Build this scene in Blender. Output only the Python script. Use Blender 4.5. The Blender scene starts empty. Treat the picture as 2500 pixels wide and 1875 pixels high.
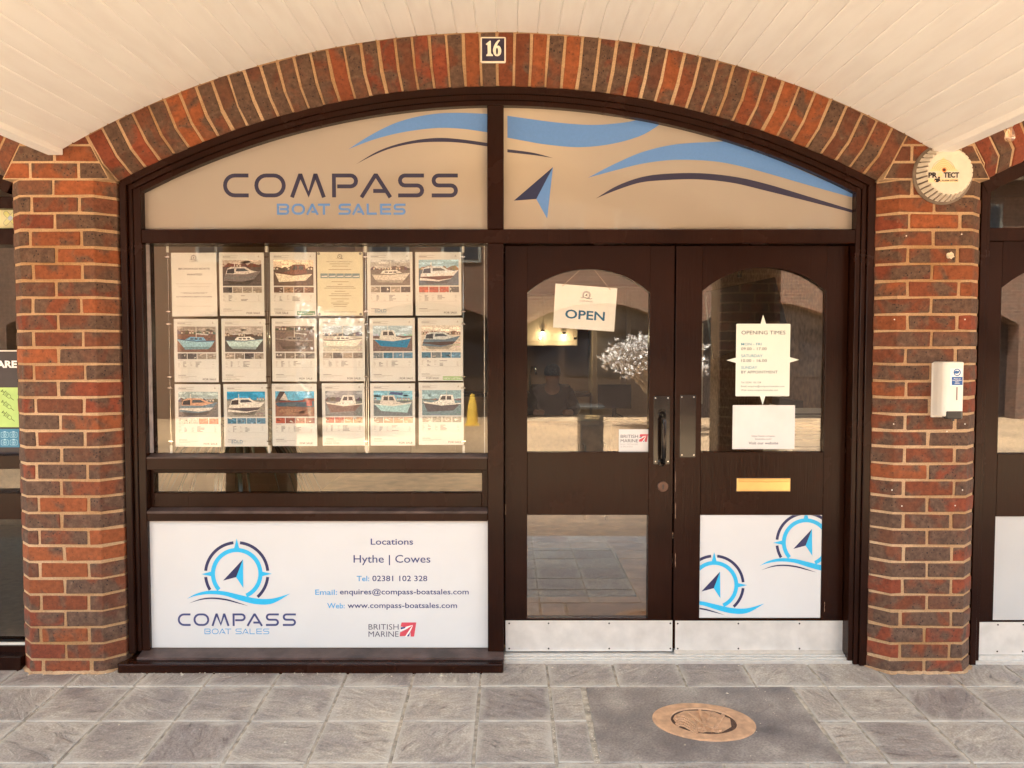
import bpy, bmesh, math, random
from mathutils import Vector, Matrix
S = bpy.context.scene
C = S.collection
R = math.radians
rnd = random.Random(7)

# ------------------------------------------------------------------ camera, sky, sun, exposure
FPX, PITCH, CAMD, CAMH = 2000.0, R(2.6), 3.68, 1.49
cam = bpy.data.cameras.new('camera'); co = bpy.data.objects.new('camera', cam); C.objects.link(co)
co.location = (0, -CAMD, CAMH); co.rotation_euler = (R(90) - PITCH, 0, 0)
cam.sensor_width = 36; cam.lens = 36 * FPX / 2500; cam.clip_start = .05; cam.clip_end = 500
S.camera = co
W = bpy.data.worlds.new('World'); S.world = W; W.use_nodes = True
nt = W.node_tree; bg = nt.nodes['Background']
sky = nt.nodes.new('ShaderNodeTexSky'); sky.sky_type = 'NISHITA'; sky.sun_disc = False
SUN_EL, SUN_AZ = R(62), R(-28)
sky.sun_elevation = SUN_EL; sky.sun_rotation = SUN_AZ
sky.dust_density = 4.0; sky.ozone_density = .6; sky.air_density = 1.0
hs = nt.nodes.new('ShaderNodeHueSaturation'); hs.inputs['Saturation'].default_value = .30; hs.inputs['Value'].default_value = 1.0
nt.links.new(sky.outputs[0], hs.inputs['Color']); nt.links.new(hs.outputs[0], bg.inputs['Color'])
bg.inputs['Strength'].default_value = .15
sl = bpy.data.lights.new('sun', 'SUN'); sl.energy = 5.0; sl.angle = R(.6); sl.color = (1, .93, .82)
so = bpy.data.objects.new('sun', sl); C.objects.link(so)
so.rotation_euler = Vector((math.sin(SUN_AZ) * math.cos(SUN_EL), math.cos(SUN_AZ) * math.cos(SUN_EL), math.sin(SUN_EL))).to_track_quat('Z', 'Y').to_euler()
vs = S.view_settings; vs.view_transform = 'Standard'; vs.look = 'None'; vs.gamma = 1; vs.use_curve_mapping = False
vs.exposure = 3.55
vs.use_white_balance = True; vs.white_balance_temperature = 5800; vs.white_balance_tint = -1
S.render.engine = 'CYCLES'; S.cycles.max_bounces = 10; S.cycles.diffuse_bounces = 6
S.cycles.glossy_bounces = 4; S.cycles.transmission_bounces = 6; S.cycles.transparent_max_bounces = 12
S.cycles.sample_clamp_indirect = 4; S.cycles.use_denoising = True

# ------------------------------------------------------------------ helpers
def at(u, v, Y):
    """photo pixel (2500 wide) to the X, Z of the plane at depth Y"""
    x = (u - 1250) / FPX; y = -(v - 937.5) / FPX
    t = (Y + CAMD) / (math.cos(PITCH) + y * math.sin(PITCH))
    return x * t, CAMH + (-math.sin(PITCH) + y * math.cos(PITCH)) * t
VF = 1.13017
def av(u, v, Y): return at(u * VF, v * VF, Y)
def rect(u0, v0, u1, v1, Y):
    um, vm = (u0 + u1) / 2, (v0 + v1) / 2
    return at(u0, vm, Y)[0], at(u1, vm, Y)[0], at(um, v1, Y)[1], at(um, v0, Y)[1]
def rv(u0, v0, u1, v1, Y): return rect(u0 * VF, v0 * VF, u1 * VF, v1 * VF, Y)
def lin(c):
    return tuple(((x / 255) / 12.92 if x / 255 <= .04045 else ((x / 255 + .055) / 1.055) ** 2.4) for x in c)
def ZF(Y): return .045 * Y if Y > -2.9 else -.1305

def prop(o, label=None, cat=None, group=None, kind=None):
    if label: o['label'] = label
    if cat: o['category'] = cat
    if group: o['group'] = group
    if kind: o['kind'] = kind
    return o
def thing(name, label, cat, loc=(0, 0, 0), group=None):
    o = bpy.data.objects.new(name, None); o.empty_display_size = .05; C.objects.link(o); o.location = loc
    return prop(o, label, cat, group)

class MB:
    def __init__(s): s.v = []; s.f = []; s.c = []
    def add(s, vs_, fs, col=None):
        n = len(s.v); s.v += [tuple(p) for p in vs_]
        for f in fs: s.f.append([i + n for i in f]); s.c.append(col)
        return s
    def box(s, x0, x1, y0, y1, z0, z1, col=None):
        return s.add([(x0, y0, z0), (x1, y0, z0), (x1, y1, z0), (x0, y1, z0), (x0, y0, z1), (x1, y0, z1), (x1, y1, z1), (x0, y1, z1)],
                     [(0, 3, 2, 1), (4, 5, 6, 7), (0, 1, 5, 4), (1, 2, 6, 5), (2, 3, 7, 6), (3, 0, 4, 7)], col)
    def prism(s, poly, y0, y1, col=None):          # poly in X,Z ; extruded along Y
        a = sum(poly[i][0] * poly[(i + 1) % len(poly)][1] - poly[(i + 1) % len(poly)][0] * poly[i][1] for i in range(len(poly)))
        if a < 0: poly = poly[::-1]
        n = len(poly)
        return s.add([(x, y0, z) for x, z in poly] + [(x, y1, z) for x, z in poly],
                     [tuple(range(n)), tuple(range(2 * n - 1, n - 1, -1))] + [(i + n, (i + 1) % n + n, (i + 1) % n, i) for i in range(n)], col)
    def plan(s, poly, z0, z1, col=None):           # poly in X,Y ; extruded along Z
        a = sum(poly[i][0] * poly[(i + 1) % len(poly)][1] - poly[(i + 1) % len(poly)][0] * poly[i][1] for i in range(len(poly)))
        if a < 0: poly = poly[::-1]
        n = len(poly)
        return s.add([(x, y, z0) for x, y in poly] + [(x, y, z1) for x, y in poly],
                     [tuple(range(n - 1, -1, -1)), tuple(range(n, 2 * n))] + [(i, (i + 1) % n, (i + 1) % n + n, i + n) for i in range(n)], col)
    def flat(s, poly, Y, col=None):                # facing -Y
        a = sum(poly[i][0] * poly[(i + 1) % len(poly)][1] - poly[(i + 1) % len(poly)][0] * poly[i][1] for i in range(len(poly)))
        if a < 0: poly = poly[::-1]
        return s.add([(x, Y, z) for x, z in poly], [tuple(range(len(poly)))], col)
    def tube(s, path, r, n=8, col=None, caps=True):
        path = [Vector(p) for p in path]; rings = []
        rr = r if isinstance(r, (list, tuple)) else [r] * len(path)
        for i, p in enumerate(path):
            d = (path[min(i + 1, len(path) - 1)] - path[max(i - 1, 0)]).normalized()
            up = Vector((0, 0, 1)) if abs(d.z) < .9 else Vector((1, 0, 0))
            a = d.cross(up).normalized(); b = d.cross(a)
            rings.append([p + (a * math.cos(2 * math.pi * k / n) + b * math.sin(2 * math.pi * k / n)) * rr[i] for k in range(n)])
        vs_ = [q for rg in rings for q in rg]; fs = []
        for i in range(len(path) - 1):
            for k in range(n):
                fs.append((i * n + k, i * n + (k + 1) % n, (i + 1) * n + (k + 1) % n, (i + 1) * n + k))
        if caps: fs += [tuple(range(n - 1, -1, -1)), tuple(range((len(path) - 1) * n, len(path) * n))]
        return s.add(vs_, fs, col)
    def lathe(s, prof, n=24, axis='Z', c=(0, 0, 0), col=None):   # prof: (r, h)
        vs_ = []
        for r, h in prof:
            for k in range(n):
                a = 2 * math.pi * k / n; x, y = r * math.cos(a), r * math.sin(a)
                p = (x, y, h) if axis == 'Z' else (x, h, y)
                vs_.append((p[0] + c[0], p[1] + c[1], p[2] + c[2]))
        fs = []
        for i in range(len(prof) - 1):
            for k in range(n):
                fs.append((i * n + k, i * n + (k + 1) % n, (i + 1) * n + (k + 1) % n, (i + 1) * n + k))
        fs += [tuple(range(n - 1, -1, -1)), tuple(range((len(prof) - 1) * n, len(prof) * n))]
        return s.add(vs_, fs, col)
    def build(s, name, mat, parent=None, bevel=0, smooth=False, origin=None, seg=1, fix=True):
        me = bpy.data.meshes.new(name)
        par = Vector(parent_world(parent)) if parent else Vector((0, 0, 0))
        if origin is None:
            xs = [p[0] for p in s.v]; ys = [p[1] for p in s.v]; zs = [p[2] for p in s.v]
            origin = Vector(((min(xs) + max(xs)) / 2, (min(ys) + max(ys)) / 2, (min(zs) + max(zs)) / 2))
        origin = Vector(origin)
        me.from_pydata([tuple(Vector(p) - origin) for p in s.v], [], s.f)
        if any(c is not None for c in s.c):
            ca = me.color_attributes.new('Col', 'FLOAT_COLOR', 'CORNER')
            li = 0
            for f, c in zip(s.f, s.c):
                c = c or (.8, .8, .8)
                for _ in f: ca.data[li].color = (c[0], c[1], c[2], 1); li += 1
        if bevel or fix:
            bm = bmesh.new(); bm.from_mesh(me)
            if fix and not any(c is not None for c in s.c): bmesh.ops.recalc_face_normals(bm, faces=bm.faces)
            if bevel:
                es = [e for e in bm.edges if len(e.link_faces) == 2 and e.calc_face_angle(0) > R(25)]
                bmesh.ops.bevel(bm, geom=es, offset=bevel, segments=seg, affect='EDGES', profile=.5, clamp_overlap=True)
            bm.to_mesh(me); bm.free()
        if smooth:
            for p in me.polygons: p.use_smooth = True
        me.materials.append(mat)
        o = bpy.data.objects.new(name, me); C.objects.link(o)
        o.location = origin - par
        if parent: o.parent = parent
        return o
WLD = {}
def parent_world(o):
    p = Vector(o.location)
    while o.parent: o = o.parent; p += o.location
    return p
def dup(o, dx=0, dy=0, dz=0, parent=None, label=None, rot=None):
    c = o.copy(); C.objects.link(c)
    if parent is not None: c.parent = parent
    else:
        c.location = Vector(o.location) + Vector((dx, dy, dz))
        if rot is not None: c.rotation_euler = (0, 0, rot)
    if label: c['label'] = label
    for ch in o.children: dup(ch, parent=c)
    return c

# ------------------------------------------------------------------ materials
MATS = {}
def nodes(name):
    m = bpy.data.materials.new(name); m.use_nodes = True; t = m.node_tree
    return m, t, t.nodes['Principled BSDF'], t.links
def N(t, typ, **kw):
    n = t.nodes.new(typ)
    for k, v in kw.items():
        if k in n.inputs: n.inputs[k].default_value = v
        else: setattr(n, k, v)
    return n
def ramp(t, pts):
    r = t.nodes.new('ShaderNodeValToRGB'); e = r.color_ramp.elements
    while len(e) < len(pts): e.new(.5)
    for el, (p, c) in zip(e, pts): el.position = p; el.color = (*c, 1) if len(c) == 3 else c
    return r
def coord(t, rand=True, scale=(1, 1, 1)):
    tc = N(t, 'ShaderNodeTexCoord'); mp = N(t, 'ShaderNodeMapping'); mp.inputs['Scale'].default_value = scale
    if rand:
        oi = N(t, 'ShaderNodeObjectInfo'); mu = N(t, 'ShaderNodeMath', operation='MULTIPLY'); mu.inputs[1].default_value = 53.7
        cx = N(t, 'ShaderNodeCombineXYZ'); t.links.new(oi.outputs['Random'], mu.inputs[0])
        for i in range(3): t.links.new(mu.outputs[0], cx.inputs[i])
        t.links.new(cx.outputs[0], mp.inputs['Location'])
    t.links.new(tc.outputs['Object'], mp.inputs['Vector'])
    return mp.outputs[0]
def mixc(t, f, a, b, mode='MIX'):
    m = t.nodes.new('ShaderNodeMix'); m.data_type = 'RGBA'; m.blend_type = mode
    for sck, val in ((m.inputs[0], f), (m.inputs[6], a), (m.inputs[7], b)):
        if hasattr(val, 'is_linked') or hasattr(val, 'links'): t.links.new(val, sck)
        elif isinstance(val, (int, float)): sck.default_value = val
        else: sck.default_value = (*val, 1)
    return m.outputs[2]
def simple(name, col, rough=.5, metal=0, noise=.12, nscale=30, bump=.0, bscale=200, spec=.5, coat=0):
    if name in MATS: return MATS[name]
    m, t, b, L = nodes(name)
    vec = coord(t)
    nz = N(t, 'ShaderNodeTexNoise'); nz.inputs['Scale'].default_value = nscale; nz.inputs['Detail'].default_value = 6
    L.new(vec, nz.inputs['Vector'])
    lo = tuple(max(0, c * (1 - noise * 1.6)) for c in col); hi = tuple(min(1, c * (1 + noise * 1.2)) for c in col)
    rp = ramp(t, [(.3, lo), (.7, hi)]); L.new(nz.outputs[0], rp.inputs[0]); L.new(rp.outputs[0], b.inputs['Base Color'])
    b.inputs['Roughness'].default_value = rough; b.inputs['Metallic'].default_value = metal
    b.inputs['Specular IOR Level'].default_value = spec; b.inputs['Coat Weight'].default_value = coat
    if bump:
        n2 = N(t, 'ShaderNodeTexNoise'); n2.inputs['Scale'].default_value = bscale; n2.inputs['Detail'].default_value = 4
        L.new(vec, n2.inputs['Vector'])
        bp = N(t, 'ShaderNodeBump'); bp.inputs['Strength'].default_value = bump; bp.inputs['Distance'].default_value = .002
        L.new(n2.outputs[0], bp.inputs['Height']); L.new(bp.outputs[0], b.inputs['Normal'])
    MATS[name] = m
    return m

def mat_brick():
    m, t, b, L = nodes('brick')
    oi = N(t, 'ShaderNodeObjectInfo'); vec = coord(t)
    n1 = N(t, 'ShaderNodeTexNoise'); n1.inputs['Scale'].default_value = 9; n1.inputs['Detail'].default_value = 3; n1.inputs['Distortion'].default_value = .6; L.new(vec, n1.inputs['Vector'])
    add = N(t, 'ShaderNodeMath', operation='ADD'); L.new(n1.outputs[0], add.inputs[0]); L.new(oi.outputs['Alpha'], add.inputs[1])
    th = ramp(t, [(.93, (0, 0, 0)), (1.0, (1, 1, 1))])
    sc = N(t, 'ShaderNodeMath', operation='MULTIPLY'); sc.inputs[1].default_value = 1; L.new(add.outputs[0], sc.inputs[0])
    th.color_ramp.elements[0].position = .86; th.color_ramp.elements[1].position = 1.0
    L.new(sc.outputs[0], th.inputs[0])
    n2 = N(t, 'ShaderNodeTexNoise'); n2.inputs['Scale'].default_value = 45; n2.inputs['Detail'].default_value = 8; n2.inputs['Roughness'].default_value = .7; L.new(vec, n2.inputs['Vector'])
    grey = ramp(t, [(.28, (.045, .024, .014)), (.5, (.095, .053, .033)), (.75, (.17, .102, .066))]); L.new(n2.outputs[0], grey.inputs[0])
    rv_ = ramp(t, [(.25, (.5, .47, .45)), (.55, (1, 1, 1)), (.8, (1.4, 1.35, 1.3))]); L.new(n2.outputs[0], rv_.inputs[0])
    red = mixc(t, 1.0, oi.outputs['Color'], rv_.outputs[0], 'MULTIPLY')
    base = mixc(t, th.outputs[0], red, grey.outputs[0])
    # iron spots
    vo = N(t, 'ShaderNodeTexVoronoi'); vo.inputs['Scale'].default_value = 62; L.new(vec, vo.inputs['Vector'])
    wn = N(t, 'ShaderNodeTexNoise'); wn.inputs['Scale'].default_value = 60; L.new(vec, wn.inputs['Vector'])
    dd = N(t, 'ShaderNodeMath', operation='MULTIPLY_ADD'); dd.inputs[1].default_value = .55; L.new(wn.outputs[0], dd.inputs[0]); L.new(vo.outputs['Distance'], dd.inputs[2])
    sp = ramp(t, [(.42, (1, 1, 1)), (.49, (0, 0, 0))]); L.new(dd.outputs[0], sp.inputs[0])
    spm = N(t, 'ShaderNodeMath', operation='MULTIPLY'); L.new(sp.outputs[0], spm.inputs[0])
    wg = ramp(t, [(0, (.35, .35, .35)), (1, (.95, .95, .95))]); L.new(th.outputs[0], wg.inputs[0]); L.new(wg.outputs[0], spm.inputs[1])
    c2 = mixc(t, spm.outputs[0], base, (.022, .014, .011))
    # pale specks and lime smears
    n3 = N(t, 'ShaderNodeTexNoise'); n3.inputs['Scale'].default_value = 22; n3.inputs['Detail'].default_value = 10; n3.inputs['Roughness'].default_value = .75; L.new(vec, n3.inputs['Vector'])
    lm = ramp(t, [(.64, (0, 0, 0)), (.78, (.75, .75, .75))]); L.new(n3.outputs[0], lm.inputs[0])
    c3 = mixc(t, lm.outputs[0], c2, (.40, .28, .18))
    L.new(c3, b.inputs['Base Color']); b.inputs['Roughness'].default_value = .82
    b.inputs['Specular IOR Level'].default_value = .35
    bp = N(t, 'ShaderNodeBump'); bp.inputs['Strength'].default_value = .55; bp.inputs['Distance'].default_value = .0025
    hh = N(t, 'ShaderNodeMath', operation='MULTIPLY_ADD'); hh.inputs[1].default_value = -.6; L.new(sp.outputs[0], hh.inputs[0]); L.new(n2.outputs[0], hh.inputs[2])
    L.new(hh.outputs[0], bp.inputs['Height']); L.new(bp.outputs[0], b.inputs['Normal'])
    return m
BRICK = mat_brick()
def mat_mortar():
    m, t, b, L = nodes('mortar'); vec = coord(t, False)
    n1 = N(t, 'ShaderNodeTexNoise'); n1.inputs['Scale'].default_value = 2.2; n1.inputs['Detail'].default_value = 8; L.new(vec, n1.inputs['Vector'])
    r1 = ramp(t, [(.32, (.34, .195, .085)), (.68, (.58, .41, .25))]); L.new(n1.outputs[0], r1.inputs[0])
    n2 = N(t, 'ShaderNodeTexNoise'); n2.inputs['Scale'].default_value = 150; n2.inputs['Detail'].default_value = 6; L.new(vec, n2.inputs['Vector'])
    r2 = ramp(t, [(.3, (.75, .75, .75)), (.6, (1, 1, 1))]); L.new(n2.outputs[0], r2.inputs[0])
    L.new(mixc(t, 1.0, r1.outputs[0], r2.outputs[0], 'MULTIPLY'), b.inputs['Base Color']); b.inputs['Roughness'].default_value = .95
    b.inputs['Specular IOR Level'].default_value = .2
    bp = N(t, 'ShaderNodeBump'); bp.inputs['Strength'].default_value = .9; bp.inputs['Distance'].default_value = .004
    L.new(n2.outputs[0], bp.inputs['Height']); L.new(bp.outputs[0], b.inputs['Normal'])
    return m
MORTAR = mat_mortar()
def mat_slate(name='slate', dark=1.0, plain=False):
    m, t, b, L = nodes(name)
    tc = N(t, 'ShaderNodeTexCoord'); oi = N(t, 'ShaderNodeObjectInfo')
    sc3 = N(t, 'ShaderNodeSeparateColor'); L.new(oi.outputs['Color'], sc3.inputs[0])
    mu = N(t, 'ShaderNodeMath', operation='MULTIPLY'); mu.inputs[1].default_value = 6.28; L.new(sc3.outputs[0], mu.inputs[0])
    ro = N(t, 'ShaderNodeVectorRotate', rotation_type='Z_AXIS'); L.new(tc.outputs['Object'], ro.inputs['Vector']); L.new(mu.outputs[0], ro.inputs['Angle'])
    m2 = N(t, 'ShaderNodeMath', operation='MULTIPLY'); m2.inputs[1].default_value = 71.3; L.new(sc3.outputs[1], m2.inputs[0])
    cx = N(t, 'ShaderNodeCombineXYZ'); L.new(m2.outputs[0], cx.inputs[0]); L.new(m2.outputs[0], cx.inputs[1])
    ad = N(t, 'ShaderNodeVectorMath', operation='ADD'); L.new(ro.outputs[0], ad.inputs[0]); L.new(cx.outputs[0], ad.inputs[1])
    mp = N(t, 'ShaderNodeMapping'); mp.inputs['Scale'].default_value = (3.2, 9.5, 6); L.new(ad.outputs[0], mp.inputs['Vector'])
    n1 = N(t, 'ShaderNodeTexNoise'); n1.inputs['Scale'].default_value = 2.2; n1.inputs['Detail'].default_value = 9; n1.inputs['Roughness'].default_value = .62; n1.inputs['Distortion'].default_value = 1.6; L.new(mp.outputs[0], n1.inputs['Vector'])
    n2 = N(t, 'ShaderNodeTexNoise'); n2.inputs['Scale'].default_value = 5; n2.inputs['Detail'].default_value = 8; L.new(ad.outputs[0], n2.inputs['Vector'])
    n4 = N(t, 'ShaderNodeTexNoise'); n4.inputs['Scale'].default_value = 120; n4.inputs['Detail'].default_value = 4; L.new(ad.outputs[0], n4.inputs['Vector'])
    hgt = ramp(t, [(.30, (0, 0, 0)), (.42, (.55, .55, .55)), (.60, (.7, .7, .7)), (.72, (1, 1, 1))]); L.new(n1.outputs[0], hgt.inputs[0])
    k = dark
    c1 = ramp(t, [(.26, (.160 * k, .131 * k, .119 * k)), (.38, (.275 * k, .245 * k, .222 * k)), (.55, (.345 * k, .313 * k, .283 * k)), (.72, (.44 * k, .41 * k, .37 * k))])
    L.new((n2 if plain else n1).outputs[0], c1.inputs[0])
    r2 = ramp(t, [(.3, (.76, .74, .76)), (.7, (1.18, 1.16, 1.10))]); L.new(n2.outputs[0], r2.inputs[0])
    r4 = ramp(t, [(.3, (.72, .72, .72)), (.7, (1.22, 1.22, 1.22))]); L.new(n4.outputs[0], r4.inputs[0])
    ra = ramp(t, [(0, (.80, .77, .78)), (.5, (.98, .96, .94)), (1, (1.16, 1.15, 1.10))]); L.new(sc3.outputs[2], ra.inputs[0])
    m5 = N(t, 'ShaderNodeMapping'); m5.inputs['Scale'].default_value = (7, 26, 10); L.new(ad.outputs[0], m5.inputs['Vector'])
    n5 = N(t, 'ShaderNodeTexNoise'); n5.inputs['Scale'].default_value = 1.6; n5.inputs['Detail'].default_value = 12; n5.inputs['Roughness'].default_value = .72; n5.inputs['Distortion'].default_value = 1.2; L.new(m5.outputs[0], n5.inputs['Vector'])
    r5 = ramp(t, [(.30, (.42, .40, .40)), (.41, (1, 1, 1)), (.62, (1, 1, 1)), (.74, (1.3, 1.28, 1.22))]); L.new(n5.outputs[0], r5.inputs[0])
    n6 = N(t, 'ShaderNodeTexNoise'); n6.inputs['Scale'].default_value = 9; n6.inputs['Detail'].default_value = 10; n6.inputs['Roughness'].default_value = .8; L.new(ad.outputs[0], n6.inputs['Vector'])
    r6 = ramp(t, [(.28, (.62, .58, .56)), (.42, (1, 1, 1))]); L.new(n6.outputs[0], r6.inputs[0])
    x = mixc(t, .5 if plain else .85, c1.outputs[0], r5.outputs[0], 'MULTIPLY'); x = mixc(t, 1, x, r6.outputs[0], 'MULTIPLY')
    x = mixc(t, 1, x, r2.outputs[0], 'MULTIPLY'); x = mixc(t, 1, x, r4.outputs[0], 'MULTIPLY'); x = mixc(t, 1, x, ra.outputs[0], 'MULTIPLY')
    # dusty pale film, worn towards slab edges
    sx = N(t, 'ShaderNodeSeparateXYZ'); L.new(tc.outputs['Generated'], sx.inputs[0])
    def edge(o):
        a = N(t, 'ShaderNodeMath', operation='SUBTRACT'); a.inputs[1].default_value = .5; L.new(o, a.inputs[0])
        c_ = N(t, 'ShaderNodeMath', operation='ABSOLUTE'); L.new(a.outputs[0], c_.inputs[0]); return c_.outputs[0]
    mx = N(t, 'ShaderNodeMath', operation='MAXIMUM'); L.new(edge(sx.outputs[0]), mx.inputs[0]); L.new(edge(sx.outputs[1]), mx.inputs[1])
    me_ = N(t, 'ShaderNodeMath', operation='MULTIPLY_ADD'); me_.inputs[1].default_value = .28; L.new(n2.outputs[0], me_.inputs[0]); L.new(mx.outputs[0], me_.inputs[2])
    er = ramp(t, [(.61 if plain else .545, (0, 0, 0)), (.70 if plain else .66, (.3,) * 3 if plain else (.75,) * 3)]); L.new(me_.outputs[0], er.inputs[0])
    x = mixc(t, er.outputs[0], x, (.48, .44, .38))
    L.new(x, b.inputs['Base Color'])
    rr = ramp(t, [(.3, (.42, .42, .42)), (.7, (.66, .66, .66))]); L.new(n2.outputs[0], rr.inputs[0]); L.new(rr.outputs[0], b.inputs['Roughness'])
    b1 = N(t, 'ShaderNodeBump'); b1.inputs['Strength'].default_value = .35 if plain else .9; b1.inputs['Distance'].default_value = .006; L.new(hgt.outputs[0], b1.inputs['Height'])
    b2 = N(t, 'ShaderNodeBump'); b2.inputs['Strength'].default_value = .35; b2.inputs['Distance'].default_value = .002; L.new(n4.outputs[0], b2.inputs['Height']); L.new(b1.outputs[0], b2.inputs['Normal'])
    L.new(b2.outputs[0], b.inputs['Normal'])
    return m
SLATE = mat_slate(); SLATE_D = mat_slate('slate_smooth', .82, True)
def mat_paint():
    m, t, b, L = nodes('dark_brown_paint'); vec = coord(t, False)
    n1 = N(t, 'ShaderNodeTexNoise'); n1.inputs['Scale'].default_value = 3; n1.inputs['Detail'].default_value = 8; L.new(vec, n1.inputs['Vector'])
    r1 = ramp(t, [(.3, (.0125, .0036, .0016)), (.7, (.022, .0064, .0028))]); L.new(n1.outputs[0], r1.inputs[0])
    # scuffs and dusty marks
    n2 = N(t, 'ShaderNodeTexNoise'); n2.inputs['Scale'].default_value = 60; n2.inputs['Detail'].default_value = 12; n2.inputs['Roughness'].default_value = .8
    mp = N(t, 'ShaderNodeMapping'); mp.inputs['Scale'].default_value = (1, 1, .35); L.new(vec, mp.inputs['Vector']); L.new(mp.outputs[0], n2.inputs['Vector'])
    r2 = ramp(t, [(.715, (0, 0, 0)), (.79, (.7, .7, .7))]); L.new(n2.outputs[0], r2.inputs[0])
    L.new(mixc(t, r2.outputs[0], r1.outputs[0], (.16, .11, .08)), b.inputs['Base Color']); b.inputs['Specular IOR Level'].default_value = .14
    r3 = ramp(t, [(.3, (.19, .19, .19)), (.7, (.30, .30, .30))]); L.new(n1.outputs[0], r3.inputs[0]); L.new(r3.outputs[0], b.inputs['Roughness'])
    mg = N(t, 'ShaderNodeMapping'); mg.inputs['Scale'].default_value = (90, 90, 4); L.new(vec, mg.inputs['Vector'])
    n3 = N(t, 'ShaderNodeTexNoise'); n3.inputs['Scale'].default_value = 1.5; n3.inputs['Detail'].default_value = 5; L.new(mg.outputs[0], n3.inputs['Vector'])
    bp = N(t, 'ShaderNodeBump'); bp.inputs['Strength'].default_value = .55; bp.inputs['Distance'].default_value = .002; L.new(n3.outputs[0], bp.inputs['Height']); L.new(bp.outputs[0], b.inputs['Normal'])
    return m
PAINT = mat_paint()
DUSTY_HIGHLIGHT = simple('dusty_highlight_paint', (.075, .050, .044), .36, 0, .3, 12, .3, 90, spec=.35)  # dusty brown paint, lightened to put the sills' grazing highlight into the colour
def mat_board():
    m, t, b, L = nodes('white_painted_board'); vec = coord(t, True, (6, 1, 6))
    n1 = N(t, 'ShaderNodeTexNoise'); n1.inputs['Scale'].default_value = 3; n1.inputs['Detail'].default_value = 8; L.new(vec, n1.inputs['Vector'])
    r1 = ramp(t, [(.3, (.82, .79, .75)), (.6, (.87, .85, .81))]); L.new(n1.outputs[0], r1.inputs[0])
    n2 = N(t, 'ShaderNodeTexNoise'); n2.inputs['Scale'].default_value = 14; n2.inputs['Detail'].default_value = 12; n2.inputs['Roughness'].default_value = .8; L.new(vec, n2.inputs['Vector'])
    r2 = ramp(t, [(.66, (0, 0, 0)), (.78, (.35, .35, .35))]); L.new(n2.outputs[0], r2.inputs[0])
    L.new(mixc(t, r2.outputs[0], r1.outputs[0], (.42, .33, .25)), b.inputs['Base Color'])
    b.inputs['Roughness'].default_value = .55
    bp = N(t, 'ShaderNodeBump'); bp.inputs['Strength'].default_value = .2; bp.inputs['Distance'].default_value = .002; L.new(n1.outputs[0], bp.inputs['Height']); L.new(bp.outputs[0], b.inputs['Normal'])
    return m
BOARD = mat_board()
def mat_glass(name='window_glass', refl=.20, tint=(1, 1, 1)):
    m, t, b, L = nodes(name); t.nodes.remove(b)
    out = t.nodes['Material Output']
    gl = N(t, 'ShaderNodeBsdfGlossy'); gl.inputs['Roughness'].default_value = .012; gl.inputs['Color'].default_value = (1, .97, .93, 1)
    tr = N(t, 'ShaderNodeBsdfTransparent'); tr.inputs['Color'].default_value = (*tint, 1)
    lw = N(t, 'ShaderNodeLayerWeight'); lw.inputs['Blend'].default_value = .5
    pw = N(t, 'ShaderNodeMath', operation='POWER'); pw.inputs[1].default_value = 5; L.new(lw.outputs['Facing'], pw.inputs[0])
    ma = N(t, 'ShaderNodeMath', operation='MULTIPLY_ADD'); ma.inputs[1].default_value = .6; ma.inputs[2].default_value = refl; L.new(pw.outputs[0], ma.inputs[0])
    vec = coord(t, True); nz = N(t, 'ShaderNodeTexNoise'); nz.inputs['Scale'].default_value = 1.6; nz.inputs['Detail'].default_value = 0; L.new(vec, nz.inputs['Vector'])
    bp = N(t, 'ShaderNodeBump'); bp.inputs['Strength'].default_value = .06; bp.inputs['Distance'].default_value = .01; L.new(nz.outputs[0], bp.inputs['Height'])
    L.new(bp.outputs[0], gl.inputs['Normal'])
    mx = N(t, 'ShaderNodeMixShader'); L.new(ma.outputs[0], mx.inputs[0]); L.new(tr.outputs[0], mx.inputs[1]); L.new(gl.outputs[0], mx.inputs[2])
    L.new(mx.outputs[0], out.inputs['Surface'])
    return m
GLASS = mat_glass('window_glass', .030, (.96, .96, .94)); DGLASS = mat_glass('door_pane_glass', .062, (.95, .95, .93)); LGLASS = mat_glass('low_pane_glass', .17, (.95, .93, .9)); ACRYL = mat_glass('clear_acrylic', .012)
BULBG = mat_glass('bulb_glass', .22, (1, .9, .75))
def mat_print(name='printed_surface', rough=.35, coat=0.0, noise=.05, ns=90, emis=None):
    m, t, b, L = nodes(name)
    at_ = N(t, 'ShaderNodeVertexColor'); at_.layer_name = 'Col'
    vec = coord(t, True); nz = N(t, 'ShaderNodeTexNoise'); nz.inputs['Scale'].default_value = ns; nz.inputs['Detail'].default_value = 6; nz.inputs['Roughness'].default_value = .7; L.new(vec, nz.inputs['Vector'])
    r1 = ramp(t, [(.3, (1 - noise,) * 3), (.7, (1 + noise,) * 3)]); L.new(nz.outputs[0], r1.inputs[0])
    nz.inputs['Distortion'].default_value = 1.5 if noise > .2 else 0
    L.new(mixc(t, 1, at_.outputs[0], r1.outputs[0], 'MULTIPLY'), b.inputs['Base Color'])
    b.inputs['Roughness'].default_value = rough; b.inputs['Coat Weight'].default_value = coat; b.inputs['Coat Roughness'].default_value = .03
    return m
PRINT = mat_print(); PHOTO = mat_print('photo_print', .4, 0, .8, 170)
PAPER = simple('white_paper', (.68, .675, .65), .45, noise=.03, nscale=12)
SIGNW = simple('white_sign_panel', (.62, .62, .61), .30, noise=.015, nscale=4)
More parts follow.
